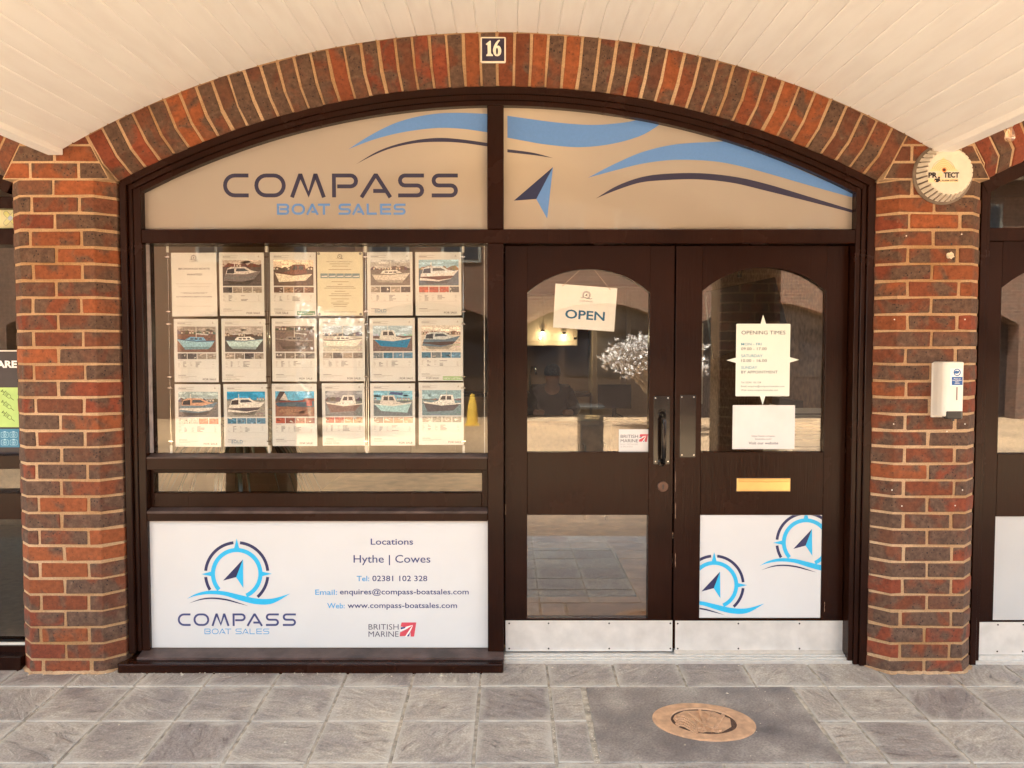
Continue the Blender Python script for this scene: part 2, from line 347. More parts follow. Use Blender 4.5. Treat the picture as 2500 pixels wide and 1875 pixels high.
def mat_fan():
    m, t, b, L = nodes('beige_window_film'); vec = coord(t, False)
    n1 = N(t, 'ShaderNodeTexNoise'); n1.inputs['Scale'].default_value = 1.3; n1.inputs['Detail'].default_value = 5; L.new(vec, n1.inputs['Vector'])
    r1 = ramp(t, [(.3, (.37, .32, .265)), (.7, (.42, .37, .31))]); L.new(n1.outputs[0], r1.inputs[0]); L.new(r1.outputs[0], b.inputs['Base Color'])
    b.inputs['Roughness'].default_value = .5; b.inputs['Coat Weight'].default_value = 1; b.inputs['Coat Roughness'].default_value = .02; b.inputs['Coat IOR'].default_value = 1.6
    tl = N(t, 'ShaderNodeBsdfTranslucent'); tl.inputs['Color'].default_value = (.75, .62, .45, 1)
    mx = N(t, 'ShaderNodeMixShader'); mx.inputs[0].default_value = .22
    L.new(b.outputs[0], mx.inputs[1]); L.new(tl.outputs[0], mx.inputs[2]); L.new(mx.outputs[0], t.nodes['Material Output'].inputs['Surface'])
    return m
FANM = mat_fan()
ALU = simple('brushed_aluminium', (.62, .60, .56), .42, .55, .05, 40, .1, 300)
KICK = simple('satin_kick_plate', (.68, .66, .62), .38, .40, .07, 14, .08, 60)
STEEL = simple('dark_steel', (.06, .05, .045), .28, .8, .1)
BLACKP = simple('black_plastic', (.014, .013, .013), .35, 0, .1)
WHITEP = simple('white_plastic', (.74, .70, .62), .38, 0, .03, 8)
CREAMP = simple('aged_white_plastic', (.66, .59, .47), .45, 0, .05, 25)
CHROME = simple('chrome', (.7, .68, .65), .12, 1, .02)
BRASS = simple('polished_brass', (.86, .56, .22), .28, .85, .04, 20)
TERRA = simple('terracotta_bronze', (.50, .30, .17), .65, 0, .16, 30, .4, 200)
TERRAD = simple('terracotta_recess', (.085, .045, .03), .8, 0, .3, 120, .6, 300)
NAVY = lin((38, 42, 84)); LBLUE = lin((62, 176, 222)); FBLUE = lin((92, 134, 196)); FNAVY = lin((40, 38, 66)); GREY = lin((70, 66, 72))

# ------------------------------------------------------------------ building line constants
CX = -.065; BAY = 3.92; CZ = -1.03; RI, RE = 3.695, 3.905; CH = .071
PH = .237; PFR = PH - CH
ZSPR = 2.235
TH0 = math.asin((BAY / 2 - PH) / RI)
ROWH = .0749

BR_COLS = [((.185, .050, .018), .37), ((.165, .048, .019), .41), ((.14, .048, .023), .48), ((.125, .047, .025), .52), ((.145, .049, .022), .46), ((.24, .070, .022), .33), ((.135, .056, .029), .49), ((.19, .044, .018), .40)]
def brick_color(o, kind=None):
    c, a = kind if kind else rnd.choice(BR_COLS)
    j = rnd.uniform(.85, 1.15)
    o.color = (c[0] * j, c[1] * j, c[2] * j, min(.8, max(.0, a + rnd.uniform(-.07, .07))))
def jit(mb, a):
    mb.v = [(x + rnd.uniform(-a, a), y + rnd.uniform(-a * .5, a * .5), z + rnd.uniform(-a, a)) for x, y, z in mb.v]

# ------------------------------------------------------------------ pavement and ground
pav = MB(); ys = [.30, 0, -1, -2, -2.9]
for i in range(len(ys) - 1):
    a, b_ = ys[i], ys[i + 1]
    pav.add([(-9, a, ZF(a) - .005), (9, a, ZF(a) - .005), (9, b_, ZF(b_) - .005), (-9, b_, ZF(b_) - .005)], [(0, 3, 2, 1)])
pav.add([(-9, -2.9, ZF(-2.9) - .005), (9, -2.9, ZF(-2.9) - .005), (9, -2.9, -.3), (-9, -2.9, -.3)], [(0, 3, 2, 1)])
GROUT = simple('dusty_grout', (.40, .355, .29), .95, 0, .32, 26, .9, 120)
pavement = pav.build('pavement', GROUT, origin=(0, 0, 0), fix=False); prop(pavement, kind='structure')
XK = lambda k: .163 + .305 * k
ROWS = [.30, -.133, -.440, -.745, -1.05, -1.355, -1.66, -1.965, -2.27, -2.575, -2.88]
def slab(x0, x1, y0, y1, mat=SLATE, g=.0055):
    x0 += g + rnd.uniform(-.0015, .002); x1 -= g + rnd.uniform(-.0015, .002); y0 -= g + rnd.uniform(-.0015, .002); y1 += g + rnd.uniform(-.0015, .002)
    mb = MB(); dz = [rnd.uniform(-.0012, .0012) for _ in range(4)]
    q = [(x0, y1), (x1, y1), (x1, y0), (x0, y0)]
    mb.add([(x, y, ZF(y) - .03) for x, y in q] + [(x, y, ZF(y) + dz[i]) for i, (x, y) in enumerate(q)],
           [(0, 3, 2, 1), (4, 5, 6, 7), (0, 1, 5, 4), (1, 2, 6, 5), (2, 3, 7, 6), (3, 0, 4, 7)])
    o = mb.build('slab', mat, pavement, bevel=.0025); o.color = (rnd.random(), rnd.random(), rnd.random(), 1); return o
for r in range(len(ROWS) - 1):
    y0, y1 = ROWS[r], ROWS[r + 1]
    for k in range(-9, 9):
        x0, x1 = XK(k), XK(k + 1)
        if r in (1, 2):
            if k in (0, 1, 2, 3):
                if k == 0: slab(XK(0), .31, y0, y1, g=.008)
                if k == 3: slab(1.235, XK(4), y0, y1)
                continue
        slab(x0, x1, y0, y1)
cover = slab(.318, 1.228, ROWS[1], ROWS[3], SLATE_D, .006); cover.name = 'cover_slab'; cover['label'] = 'large smooth dark slab set among the small slate slabs'

def mat_pavers():
    m, t, b, L = nodes('courtyard_pavers'); tc = N(t, 'ShaderNodeTexCoord')
    mp = N(t, 'ShaderNodeMapping'); mp.inputs['Rotation'].default_value = (0, 0, R(45)); L.new(tc.outputs['Object'], mp.inputs['Vector'])
    bt = N(t, 'ShaderNodeTexBrick'); bt.inputs['Scale'].default_value = 4.6; bt.inputs['Mortar Size'].default_value = .02
    bt.inputs['Color1'].default_value = (.42, .265, .145, 1); bt.inputs['Color2'].default_value = (.27, .17, .10, 1); bt.inputs['Mortar'].default_value = (.2, .14, .10, 1)
    L.new(mp.outputs[0], bt.inputs['Vector'])
    nz = N(t, 'ShaderNodeTexNoise'); nz.inputs['Scale'].default_value = .5; nz.inputs['Detail'].default_value = 8; L.new(tc.outputs['Object'], nz.inputs['Vector'])
    r = ramp(t, [(.3, (.7, .7, .7)), (.7, (1.25, 1.2, 1.1))]); L.new(nz.outputs[0], r.inputs[0])
    L.new(mixc(t, 1, bt.outputs[0], r.outputs[0], 'MULTIPLY'), b.inputs['Base Color']); b.inputs['Roughness'].default_value = .8
    return m
g = MB(); g.add([(-120, -120, -.16), (120, -120, -.16), (120, 60, -.16), (-120, 60, -.16)], [(0, 1, 2, 3)])
prop(g.build('ground', mat_pavers(), origin=(0, 0, 0), fix=False), kind='structure')

# oval relief plaque in the big slab
px, py = .772, -.445
pl = thing('relief_plaque', 'oval terracotta plaque with scissors and comb relief set in the dark slab', 'plaque', (px, py, ZF(py)))
ea, eb = .204, .150; tl_ = R(-9)
def ell(a, b_, n=48, ph=0): return [(a * math.cos(2 * math.pi * i / n + ph) * math.cos(tl_) - b_ * math.sin(2 * math.pi * i / n + ph) * math.sin(tl_),
                                   a * math.cos(2 * math.pi * i / n + ph) * math.sin(tl_) + b_ * math.sin(2 * math.pi * i / n + ph) * math.cos(tl_)) for i in range(n)]
def zat(x, y, h): return (px + x, py + y, ZF(py + y) + h)
def ring_rel(prof, n=48):
    mb = MB(); vs_ = []
    for a, b_, h in prof: vs_ += [zat(x, y, h) for x, y in ell(a, b_, n)]
    fs = [(i * n + k, i * n + (k + 1) % n, (i + 1) * n + (k + 1) % n, (i + 1) * n + k) for i in range(len(prof) - 1) for k in range(n)]
    return mb.add(vs_, fs)
ring_rel([(ea, eb, -.004), (ea, eb, .004), (ea - .006, eb - .006, .006), (.133, .104, .006), (.128, .100, -.0005)]).build('rim', TERRA, pl)
mb = MB(); mb.add([zat(x, y, .0015) for x, y in ell(.131, .102)], [tuple(range(48))]); mb.build('recess', TERRAD, pl)
def bar(mb, p, q, w, h0=.001, h1=.006):
    p, q = Vector(p), Vector(q); d = (q - p).normalized(); n_ = Vector((-d.y, d.x)) * w / 2
    base = [p + n_, p - n_, q - n_ * .8, q + n_ * .8]
    mb.add([zat(v.x, v.y, h0) for v in base] + [zat(v.x, v.y, h1) for v in base], [(4, 5, 6, 7), (0, 1, 5, 4), (1, 2, 6, 5), (2, 3, 7, 6), (3, 0, 4, 7)])
mb = MB()
mb.add([zat(*p, .0035) for p in [(-.115, -.01), (-.07, -.055), (-.02, -.085), (.05, -.088), (.10, -.045), (.112, .02), (.06, .078), (0, .088), (-.06, .085), (-.105, .05), (-.12, .02)]], [tuple(range(11))])
mb.build('relief_ground', TERRA, pl)
mb = MB()
for p, q, w in [((-.005, -.03), (.004, .088), .013), ((-.010, -.03), (-.045, .065), .012), ((-.006, -.03), (-.012, -.065), .009), ((-.004, -.035), (.022, -.06), .009)]: bar(mb, p, q, w, .002, .010)
for cx_, cy_ in ((-.026, -.072), (.034, -.072)):
    prev = None
    for i in range(13):
        a = i * math.pi / 6; p = (cx_ + .017 * math.cos(a), cy_ + .013 * math.sin(a))
        if prev: bar(mb, prev, p, .007, .002, .009)
        prev = p
mb.build('scissors', TERRA, pl, bevel=.0012)
mb = MB(); bar(mb, (.035, -.05), (.092, .05), .016, .002, .009); bar(mb, (.012, .0), (.05, .07), .007, .002, .008); bar(mb, (.055, .02), (.025, .075), .008, .002, .008)
mb.build('comb', TERRA, pl, bevel=.001)
mb = MB()
for k in range(5):
    pts = [(-.105 + .06 * s - .004 * k, .035 - .02 * k + .02 * math.sin(s * 3) - .04 * s * s) for s in (0, .3, .6, .9, 1.2)]
    for a, b_ in zip(pts, pts[1:]): bar(mb, a, b_, .009, .002, .0075)
mb.build('hair_lock', TERRA, pl, bevel=.001)

# ------------------------------------------------------------------ brick pillars
def make_pillar(cx, rowA_first, label, rows=30, z_top=ZSPR):
    t = thing('brick_pillar', label, 'pillar', (cx, 0, 0), 'brick pillars between the shop bays')
    core = MB(); i = .0036
    core.plan([(cx - PH + i, .2), (cx - PH + i, CH + i * .4), (cx - PFR + i * .4, i), (cx + PFR - i * .4, i), (cx + PH - i, CH + i * .4), (cx + PH - i, .2)], -.03, z_top + .26)
    core.build('mortar', MORTAR, t)
    g_ = .0062
    for r in range(rows):
        z1 = z_top - r * ROWH - .0056; z0 = z_top - (r + 1) * ROWH + .0056
        if z1 < .012: break
        z0 = max(z0, -.012)
        A = (r % 2 == 0) == rowA_first
        jx = [-.116, .106] if A else [-.008]
        jx = [x + rnd.uniform(-.006, .006) for x in jx]
        edges = [None] + jx + [None]
        for k in range(len(edges) - 1):
            a, b_ = edges[k], edges[k + 1]
            poly = []
            if a is None: poly += [(cx - PH, .12), (cx - PH, CH), (cx - PFR, 0)]
            else: poly += [(cx + a + g_, .1), (cx + a + g_, 0)]
            if b_ is None: poly += [(cx + PFR, 0), (cx + PH, CH), (cx + PH, .12)]
            else: poly += [(cx + b_ - g_, 0), (cx + b_ - g_, .1)]
            off = rnd.uniform(-.0012, .0012)
            mb = MB(); mb.plan([(x, y + off) for x, y in poly], z0, z1); jit(mb, .0021)
            o = mb.build('brick', BRICK, t, bevel=rnd.uniform(.002, .0048))
            if A and k == 1: brick_color(o, rnd.choice([BR_COLS[0], BR_COLS[1], BR_COLS[5], BR_COLS[4]]))
            else: brick_color(o, rnd.choice(BR_COLS[1:]))
    hwc = lambda z: BAY / 2 - (math.tan(TH0) * (z - CZ)) + .004
    sc2 = MB(); sc2.prism([(cx - hwc(z_top) + .006, z_top), (cx + hwc(z_top) - .006, z_top), (cx + hwc(z_top + .26), z_top + .26), (cx - hwc(z_top + .26), z_top + .26)], .003, .2); sc2.build('mortar', MORTAR, t)
    sk = MB(); per = [(cx - PH, .09), (cx - PH, CH), (cx - PFR, 0), (cx + PFR, 0), (cx + PH, CH), (cx + PH, .09)]; inner, outer = [], []
    for a_, b2 in zip(per, per[1:]):
        L_ = math.hypot(b2[0] - a_[0], b2[1] - a_[1]); n_ = max(2, int(L_ / .016)); nx, ny = (b2[1] - a_[1]) / L_, -(b2[0] - a_[0]) / L_
        for k in range(n_):
            f = k / n_; w_ = rnd.uniform(.006, .020); p = (a_[0] + (b2[0] - a_[0]) * f, a_[1] + (b2[1] - a_[1]) * f)
            inner.append((p[0] - nx * .004, p[1] - ny * .004, rnd.uniform(.008, .014))); outer.append((p[0] + nx * w_, p[1] + ny * w_))
    m_ = len(inner); sk.add(inner + [(x, y, ZF(y) + .0015) for x, y in outer], [(k, k + 1, m_ + k + 1, m_ + k) for k in range(m_ - 1)]); sk.build('mortar_skirt', MORTAR, t, fix=False)
    # spandrel courses above the springing, cut to the skewbacks
    for r in range(3):
        z0 = z_top + r * ROWH + .0048; z1 = z_top + (r + 1) * ROWH - .0048
        hw = lambda z: BAY / 2 - (math.tan(TH0) * (z - CZ)) - .006
        A = (r % 2 == 0) != rowA_first
        jx = [-.113, .103] if A else [-.004]
        jx = [x for x in jx if abs(x) < hw(z1) - .03]
        ed = [None] + jx + [None]
        for k in range(len(ed) - 1):
            a, b_ = ed[k], ed[k + 1]
            bl = cx - hw(z0) if a is None else cx + a + g_; tl2 = cx - hw(z1) if a is None else cx + a + g_
            br = cx + hw(z0) if b_ is None else cx + b_ - g_; tr = cx + hw(z1) if b_ is None else cx + b_ - g_
            mb = MB(); mb.prism([(bl, z0), (br, z0), (tr, z1), (tl2, z1)], 0, .1); jit(mb, .001)
            o = mb.build('brick', BRICK, t, bevel=.0025); brick_color(o)
    return t
PXL, PXR = CX - BAY / 2 - .005, CX + BAY / 2 - .005
pilL = make_pillar(PXL, False, 'brick pillar left of the boat sales window, between it and the green poster window')
pilR = make_pillar(PXR, True, 'brick pillar right of the double doors carrying the round alarm box and soap dispenser')
p3 = dup(pilL, -BAY, label='brick pillar far left beyond the neighbouring shop window'); p4 = dup(pilR, BAY, label='brick pillar far right beyond the neighbouring shop doors')
# small details on the right pillar
mb = MB(); rp = random.Random(3)
def screwplug(u, v, parent, r=.0032, mat=None):
    x, z = at(u, v, 0)
    m_ = MB(); m_.lathe([(r, -.003), (r * .8, -.0042), (.0001, -.0042)], 10, 'Y', (x, 0, z)); return m_.build('wall_plug', mat or WHITEP, parent)
for u, v in ((2181, 1035), (2355, 1035), (2311, 1053), (2177, 1196), (2349, 1196), (2201, 1235), (2331, 1234), (2212, 576), (2347, 572), (2183, 780), (2355, 780)): screwplug(u, v, pilR)
x, z = at(2320, 624, 0)
m_ = MB(); pts = [(x + .02 * math.cos(a) * rp.uniform(.6, 1.1), z + .018 * math.sin(a) * rp.uniform(.6, 1.1)) for a in [i * math.pi / 7 for i in range(14)]]
m_.prism(pts, -.0045, .0); m_.build('filler_patch', simple('lime_filler', (.62, .52, .38), .9, 0, .2, 60, .6), pilR, bevel=.001)
x, z = at(2322, 596, 0); m_ = MB(); m_.lathe([(.005, -.0035), (.0001, -.0034)], 10, 'Y', (x, 0, z)); m_.build('drill_hole', BLACKP, pilR)

# ------------------------------------------------------------------ brick arches
def pt(r, th, cx=CX): return cx + r * math.sin(th), CZ + r * math.cos(th)
def make_arch(cx, label):
    t = thing('brick_arch', label, 'arch', (cx, 0, ZSPR), 'brick arches over the shop bays')
    core = MB(); n = 48
    inn = [pt(RI + .004, -TH0 + 2 * TH0 * i / n, cx) for i in range(n + 1)]
    poly = [(cx - BAY / 2 + .1, inn[0][1])] + inn + [(cx + BAY / 2 - .1, inn[-1][1]), (cx + BAY / 2 - .1, 2.95), (cx - BAY / 2 + .1, 2.95)]
    # arch core with the same chamfer as the bricks: strips
    vs_, fs = [], []
    for i in range(n + 1):
        th = -TH0 + 2 * TH0 * i / n
        for r_, y_ in ((RE + .12, .0042), (RI + CH + .0022, .0042), (RI + .0042, CH + .0022), (RI + .0035, .12), (RE + .12, .12)):
            x, z = pt(r_, th, cx); vs_.append((x, y_, z))
    for i in range(n):
        for k in range(5): fs.append((i * 5 + k, i * 5 + (k + 1) % 5, (i + 1) * 5 + (k + 1) % 5, (i + 1) * 5 + k))
    core.add(vs_, fs); core.build('mortar', MORTAR, t)
    nb = 50
    for i in range(nb):
        a0 = -TH0 + 2 * TH0 * i / nb; a1 = -TH0 + 2 * TH0 * (i + 1) / nb; am = (a0 + a1) / 2 + rnd.uniform(-.0003, .0003)
        mb = MB(); vs_ = []
        off = rnd.uniform(-.0012, .0012); ro_ = rnd.uniform(-.002, .002)
        for sgn in (-1, 1):
            for r_, y_ in ((RE, 0), (RI + CH, 0), (RI, CH), (RI, .1), (RE, .1)):
                half = r_ * (a1 - a0) / 2 - .0060
                x, z = pt(r_ + ro_, am, cx); tx, tz = math.cos(am), -math.sin(am)
                vs_.append((x + sgn * half * tx, y_ + off, z + sgn * half * tz))
        mb.add(vs_, [(0, 1, 2, 3, 4), (9, 8, 7, 6, 5)] + [(k, k + 5, (k + 1) % 5 + 5, (k + 1) % 5) for k in range(5)])
        jit(mb, .0021)
        o = mb.build('brick', BRICK, t, bevel=rnd.uniform(.002, .0048)); brick_color(o)
    return t
archM = make_arch(CX, 'segmental brick arch over the boat sales shopfront, with the number plate at its crown')
aL = dup(archM, -BAY, label='brick arch over the neighbouring shop at the left edge'); aR = dup(archM, BAY, label='brick arch over the neighbouring shop at the right edge')
# outer arcade line (seen mirrored in the glass)
OY = -2.35
for src, dx, lb in ((pilL, 0, 'outer arcade brick pillar at the left, seen mirrored in the window'), (pilR, 0, 'outer arcade brick pillar at the right, seen mirrored in the door glass')):
    o = src.copy(); C.objects.link(o); o.location = (src.location.x, OY, -.10); o.rotation_euler = (0, 0, math.pi); o['label'] = lb; o['group'] = 'outer arcade pillars'
    for ch in src.children:
        if ch.name.startswith(('brick', 'mortar')): dup(ch, parent=o)
    mb = MB(); mb.box(src.location.x - PH + .004, src.location.x + PH - .004, OY - .42, OY - .12, -.14, 2.4); bb = mb.build('pillar_body', MORTAR, None)
    bb.parent = o; bb.matrix_parent_inverse = Matrix.Rotation(-math.pi, 4, 'Z') @ Matrix.Translation(-Vector(o.location))
o = archM.copy(); C.objects.link(o); o.location = (CX, OY, ZSPR); o.rotation_euler = (0, 0, math.pi); o['label'] = 'outer arcade brick arch, seen mirrored in the fanlight'
o['group'] = 'outer arcade arches'
for ch in archM.children: dup(ch, parent=o)

# ------------------------------------------------------------------ vaulted board ceilings
VY0, VY1 = -.0035, -2.80
ceil_ = None; BW = .0888; TM = math.asin(BAY / 2 / RE); nbd = int(round(2 * TM * RE / BW))
def make_vault(cx):
    mb = MB(); n = 40; vs_ = []
    for i in range(n + 1):
        th = -TM + 2 * TM * i / n
        for r_ in (RE + .017, RE + .05):
            x, z = pt(r_, th, cx); vs_ += [(x, VY0, z), (x, VY1, z)]
    fs = []
    for i in range(n):
        a, b_ = i * 4, i * 4 + 4
        fs += [(a, a + 1, b_ + 1, b_), (a + 2, b_ + 2, b_ + 3, a + 3)]
    mb.add(vs_, fs); v = mb.build('ceiling', simple('white_undercoat', (.5, .45, .38), .8), fix=False, origin=(cx, 0, 2.6)); prop(v, kind='structure')
    for i in range(nbd):
        a0 = -TM + 2 * TM * i / nbd; a1 = -TM + 2 * TM * (i + 1) / nbd; da = .0042 / RE
        rr = rnd.uniform(-.0007, .0007)
        sec = [pt(RE + rr + .0045, a0, cx), pt(RE + rr, a0 + da, cx), pt(RE + rr, a1 - da, cx), pt(RE + rr + .0045, a1, cx), pt(RE + .0165, a1, cx), pt(RE + .0165, a0, cx)]
        b_ = MB(); b_.prism(sec, VY1, VY0 + rnd.uniform(-.002, .0005)); b_.build('board', BOARD, v)
    return v
vM = make_vault(CX); dup(vM, -BAY); dup(vM, BAY)
def valley(cx, label):
    z = CZ + math.sqrt(RE ** 2 - (BAY / 2) ** 2)
    mb = MB(); w = .034
    mb.prism([(cx - w, z + w * .6), (cx - w, z - .008), (cx + w, z - .008), (cx + w, z + w * .6)], VY1, VY0); t = mb.build('valley_board', BOARD, bevel=.003)
    return prop(t, label, 'trim board', 'valley boards between the vaults')
valley(CX - BAY / 2, 'white trim board in the ceiling valley above the left brick pillar')
valley(CX + BAY / 2, 'white trim board in the ceiling valley above the round alarm box')
rf = MB(); rf.box(-8, 8, -2.85, 7.2, 2.96, 3.4); prop(rf.build('roof_slab', simple('render_wall', (.4, .3, .22), .9)), kind='structure')
wl = MB(); wl.box(-8, 8, -2.84, -2.4, 2.70 + .18, 2.96); prop(wl.build('parapet_wall', MORTAR), kind='structure')

# ------------------------------------------------------------------ shopfront frame
FY, DY, GY = .10, .17, .195
fr = thing('shopfront_frame', 'dark brown timber shopfront frame with arched head and fanlight rails', 'shopfront frame', (CX, FY, 0))
def fbox(name, x0, x1, z0, z1, y0=FY, y1=.24, bev=.003, parent=None, mat=None):
    mb = MB(); mb.box(x0, x1, y0, y1, z0, z1); return mb.build(name, mat or PAINT, parent or fr, bevel=bev)
XL0, XR0 = CX - BAY / 2 + PH + .001, CX + BAY / 2 - PH - .001     # brick reveals
XPL = rv(312, 700, 313, 701, .12)[0]        # inner edge of left post
XJR = 1.576                                 # inner edge of right jamb
def arcz(r, x, c=CX): return CZ + math.sqrt(r * r - (x - c) ** 2)
ZSILLB = .0
# outer jambs (stepped)
fbox('jamb', XL0, XL0 + .030, .06, 2.236, .078, .24); fbox('jamb', XL0 + .0305, XL0 + .050, .062, 2.245, .098, .24)
fbox('post', XL0 + .0505, XPL, .064, 2.255, FY + .006, .24)
fbox('jamb', XR0 - .036, XR0, .0, 2.236, .078, .24); fbox('jamb', XR0 - .058, XR0 - .0365, .0, 2.245, .092, .24)
fbox('post', XJR, XR0 - .0585, .0, 2.255, FY + .002, .24)
# arched head in two steps
def arcstrip(name, r0, r1, y0, y1, tmax, parent=None, cx=CX, n=48):
    mb = MB(); vs_ = []; fs = []
    for i in range(n + 1):
        th = -tmax + 2 * tmax * i / n
        for r_, y_ in ((r1, y0), (r0, y0), (r0, y1), (r1, y1)):
            x, z = pt(r_, th, cx); vs_.append((x, y_, z))
    for i in range(n):
        for k in range(4): fs.append((i * 4 + k, i * 4 + (k + 1) % 4, (i + 1) * 4 + (k + 1) % 4, (i + 1) * 4 + k))
    fs += [(0, 1, 2, 3), (n * 4 + 3, n * 4 + 2, n * 4 + 1, n * 4)]
    mb.add(vs_, fs); return mb.build(name, PAINT, parent or fr)
tmh = math.asin((XR0 - XL0) / 2 / RI) - .002
arcstrip('arched_head', RI - .030, RI + .001, .076, .24, tmh)
arcstrip('arched_head', RI - .052, RI - .0305, .094, .24, tmh - .006)
arcstrip('arched_head', RI - .075, RI - .0525, .112, .24, tmh - .012)
# rails
TZ1, TZ0 = av(1070, 495, FY)[1], av(1070, 525, FY)[1]
MX0, MX1 = av(1053, 700, FY)[0], av(1088, 700, FY)[0]
fbox('transom', XPL + .0005, XJR - .0005, TZ0, TZ1, FY + .003)
fbox('mullion', MX0, MX1, .06, TZ0 - .0005, FY)
fbox('mullion', MX0, MX1, TZ1 + .0005, arcz(RI - .075, (MX0 + MX1) / 2) - .001, FY)
def railz(v0, v1, y): return av(680, v1, y)[1], av(680, v0, y)[1]
z0, z1 = railz(990, 1016, .108); fbox('rail', XPL + .0005, MX0 - .0005, z0, z1, .108); WSILL = z1
# sloping window ledge
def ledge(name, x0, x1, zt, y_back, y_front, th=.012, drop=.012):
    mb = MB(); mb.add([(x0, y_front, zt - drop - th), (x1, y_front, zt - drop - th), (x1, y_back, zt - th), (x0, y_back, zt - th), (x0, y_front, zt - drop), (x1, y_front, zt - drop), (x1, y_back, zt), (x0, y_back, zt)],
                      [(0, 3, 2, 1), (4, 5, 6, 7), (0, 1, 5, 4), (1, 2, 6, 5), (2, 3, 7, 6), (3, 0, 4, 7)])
    return mb.build(name, DUSTY_HIGHLIGHT, fr, bevel=.0015)
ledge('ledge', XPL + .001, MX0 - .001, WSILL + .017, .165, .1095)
# low window: recessed casement frame
lz0, lz1 = railz(1022, 1065, .15); lx0, lx1 = av(332, 1040, .15)[0], av(1041, 1040, .15)[0]
zb0, zb1 = railz(1104, 1016, .14)
def frame4(name, x0, x1, z0_, z1_, ix0, ix1, iz0, iz1, y0, y1, parent):
    mb = MB(); mb.box(x0, ix0, y0, y1, z0_, z1_); mb.box(ix1, x1, y0, y1, z0_, z1_); mb.box(ix0, ix1, y0, y1, z0_, iz0); mb.box(ix0, ix1, y0, y1, iz1, z1_)
    return mb.build(name, PAINT, parent)
def strip4(x0, x1, z0_, z1_, ix0, ix1, iz0, iz1, y0, y1, parent, nm='casement_rail'):
    fbox(nm, x0, ix0, z0_, z1_, y0, y1, .002, parent); fbox(nm, ix1, x1, z0_, z1_, y0, y1, .002, parent)
    fbox(nm, ix0 + .0004, ix1 - .0004, z0_, iz0, y0, y1, .002, parent); fbox(nm, ix0 + .0004, ix1 - .0004, iz1, z1_, y0, y1, .002, parent)
railz0, railz1 = railz(1105, 1126, FY + .004)
strip4(XPL + .0006, MX0 - .0006, railz1 + .012, z0 - .001, lx0, lx1, lz0, lz1, .150, .20, fr)
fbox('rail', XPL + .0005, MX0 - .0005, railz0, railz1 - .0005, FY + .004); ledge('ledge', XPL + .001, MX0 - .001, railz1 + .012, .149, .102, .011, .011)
# bottom of the stall riser and projecting sill
pz0, pz1 = av(690, 1399, .13)[1], av(690, 1124.5, .13)[1]
px0, px1 = av(318, 1260, .13)[0], av(1056.5, 1260, .13)[0]
fbox('rail', XPL + .0005, px0 - .0005, pz0, railz0 - .0005, .112); 
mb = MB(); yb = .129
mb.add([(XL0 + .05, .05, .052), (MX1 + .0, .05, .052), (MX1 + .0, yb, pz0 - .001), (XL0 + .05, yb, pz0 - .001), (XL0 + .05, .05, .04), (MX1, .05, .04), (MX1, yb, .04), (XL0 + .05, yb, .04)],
       [(0, 1, 2, 3), (4, 7, 6, 5), (0, 4, 5, 1), (1, 5, 6, 2), (2, 6, 7, 3), (3, 7, 4, 0)]); mb.build('sill_slope', DUSTY_HIGHLIGHT, fr, bevel=.0015)
sx0, sx1 = av(246, 1440, .0)[0], av(1087.5, 1440, .0)[0]
sb = MB(); sb.plan([(sx0 + .02, .0), (sx1 - .006, .0), (sx1, .006), (sx1, .2), (XL0 + .002, .2), (XL0 + .002, CH), (sx0 + .01, .012)], -.008, .041); sb.build('sill', PAINT, fr, bevel=.004, seg=2)
fbox('backing_panel', XPL, MX0, .05, railz1, .205, .24, .0)

fbox('door_stop', MX1 + .0005, XJR - .0005, TZ0 - .03, TZ0 - .0006, .216, .24); fbox('door_stop', MX1 + .0005, MX1 + .022, .05, TZ0 - .031, .216, .24)
fbox('door_stop', XJR - .022, XJR - .0005, .05, TZ0 - .031, .216, .24)
xs_ = av(1456.3, 900, DY)[0]; fbox('door_stop', xs_ - .014, xs_ + .014, .05, TZ0 - .031, .2165, .24)
# glazing: fanlights
def fan_poly(x0, x1, zb, r, n=24): return [(x0, zb), (x1, zb)] + [(x1 + (x0 - x1) * i / n, arcz(r, x1 + (x0 - x1) * i / n)) for i in range(n + 1)]
fanY = .150
mb = MB(); mb.prism(fan_poly(XPL - .0005, MX0 + .001, TZ1 - .004, RI - .073), fanY, fanY + .006); fl = thing('fanlight_sign', 'beige film fanlight panel with dark company lettering, left of the mullion', 'window sign', (-.9, fanY, TZ1), 'fanlight sign panels')
mb.build('pane', FANM, fl)
fr2 = thing('fanlight_sign', 'beige film fanlight panel with arrow emblem and blue waves, right of the mullion', 'window sign', (.7, fanY, TZ1), 'fanlight sign panels')
mb = MB(); mb.prism(fan_poly(MX1 - .001, XJR + .001, TZ1 - .004, RI - .073), fanY, fanY + .006); mb.build('pane', FANM, fr2)
# big window glass & low window glass
mb = MB(); mb.box(XPL + .001, MX0 - .001, .172, .176, WSILL + .012, TZ0 + .01); wg = mb.build('window_pane', GLASS, fr)
mb = MB(); mb.box(lx0 - .005, lx1 + .005, .172, .176, lz0 - .005, lz1 + .005); mb.build('window_pane', GLASS, fr)
mb = MB(); mb.box(XPL + .0004, XPL + .012, .150, .166, WSILL + .02, TZ0 - .001); mb.build('glazing_bead', simple('pale_bead', (.35, .3, .28), .5), fr)

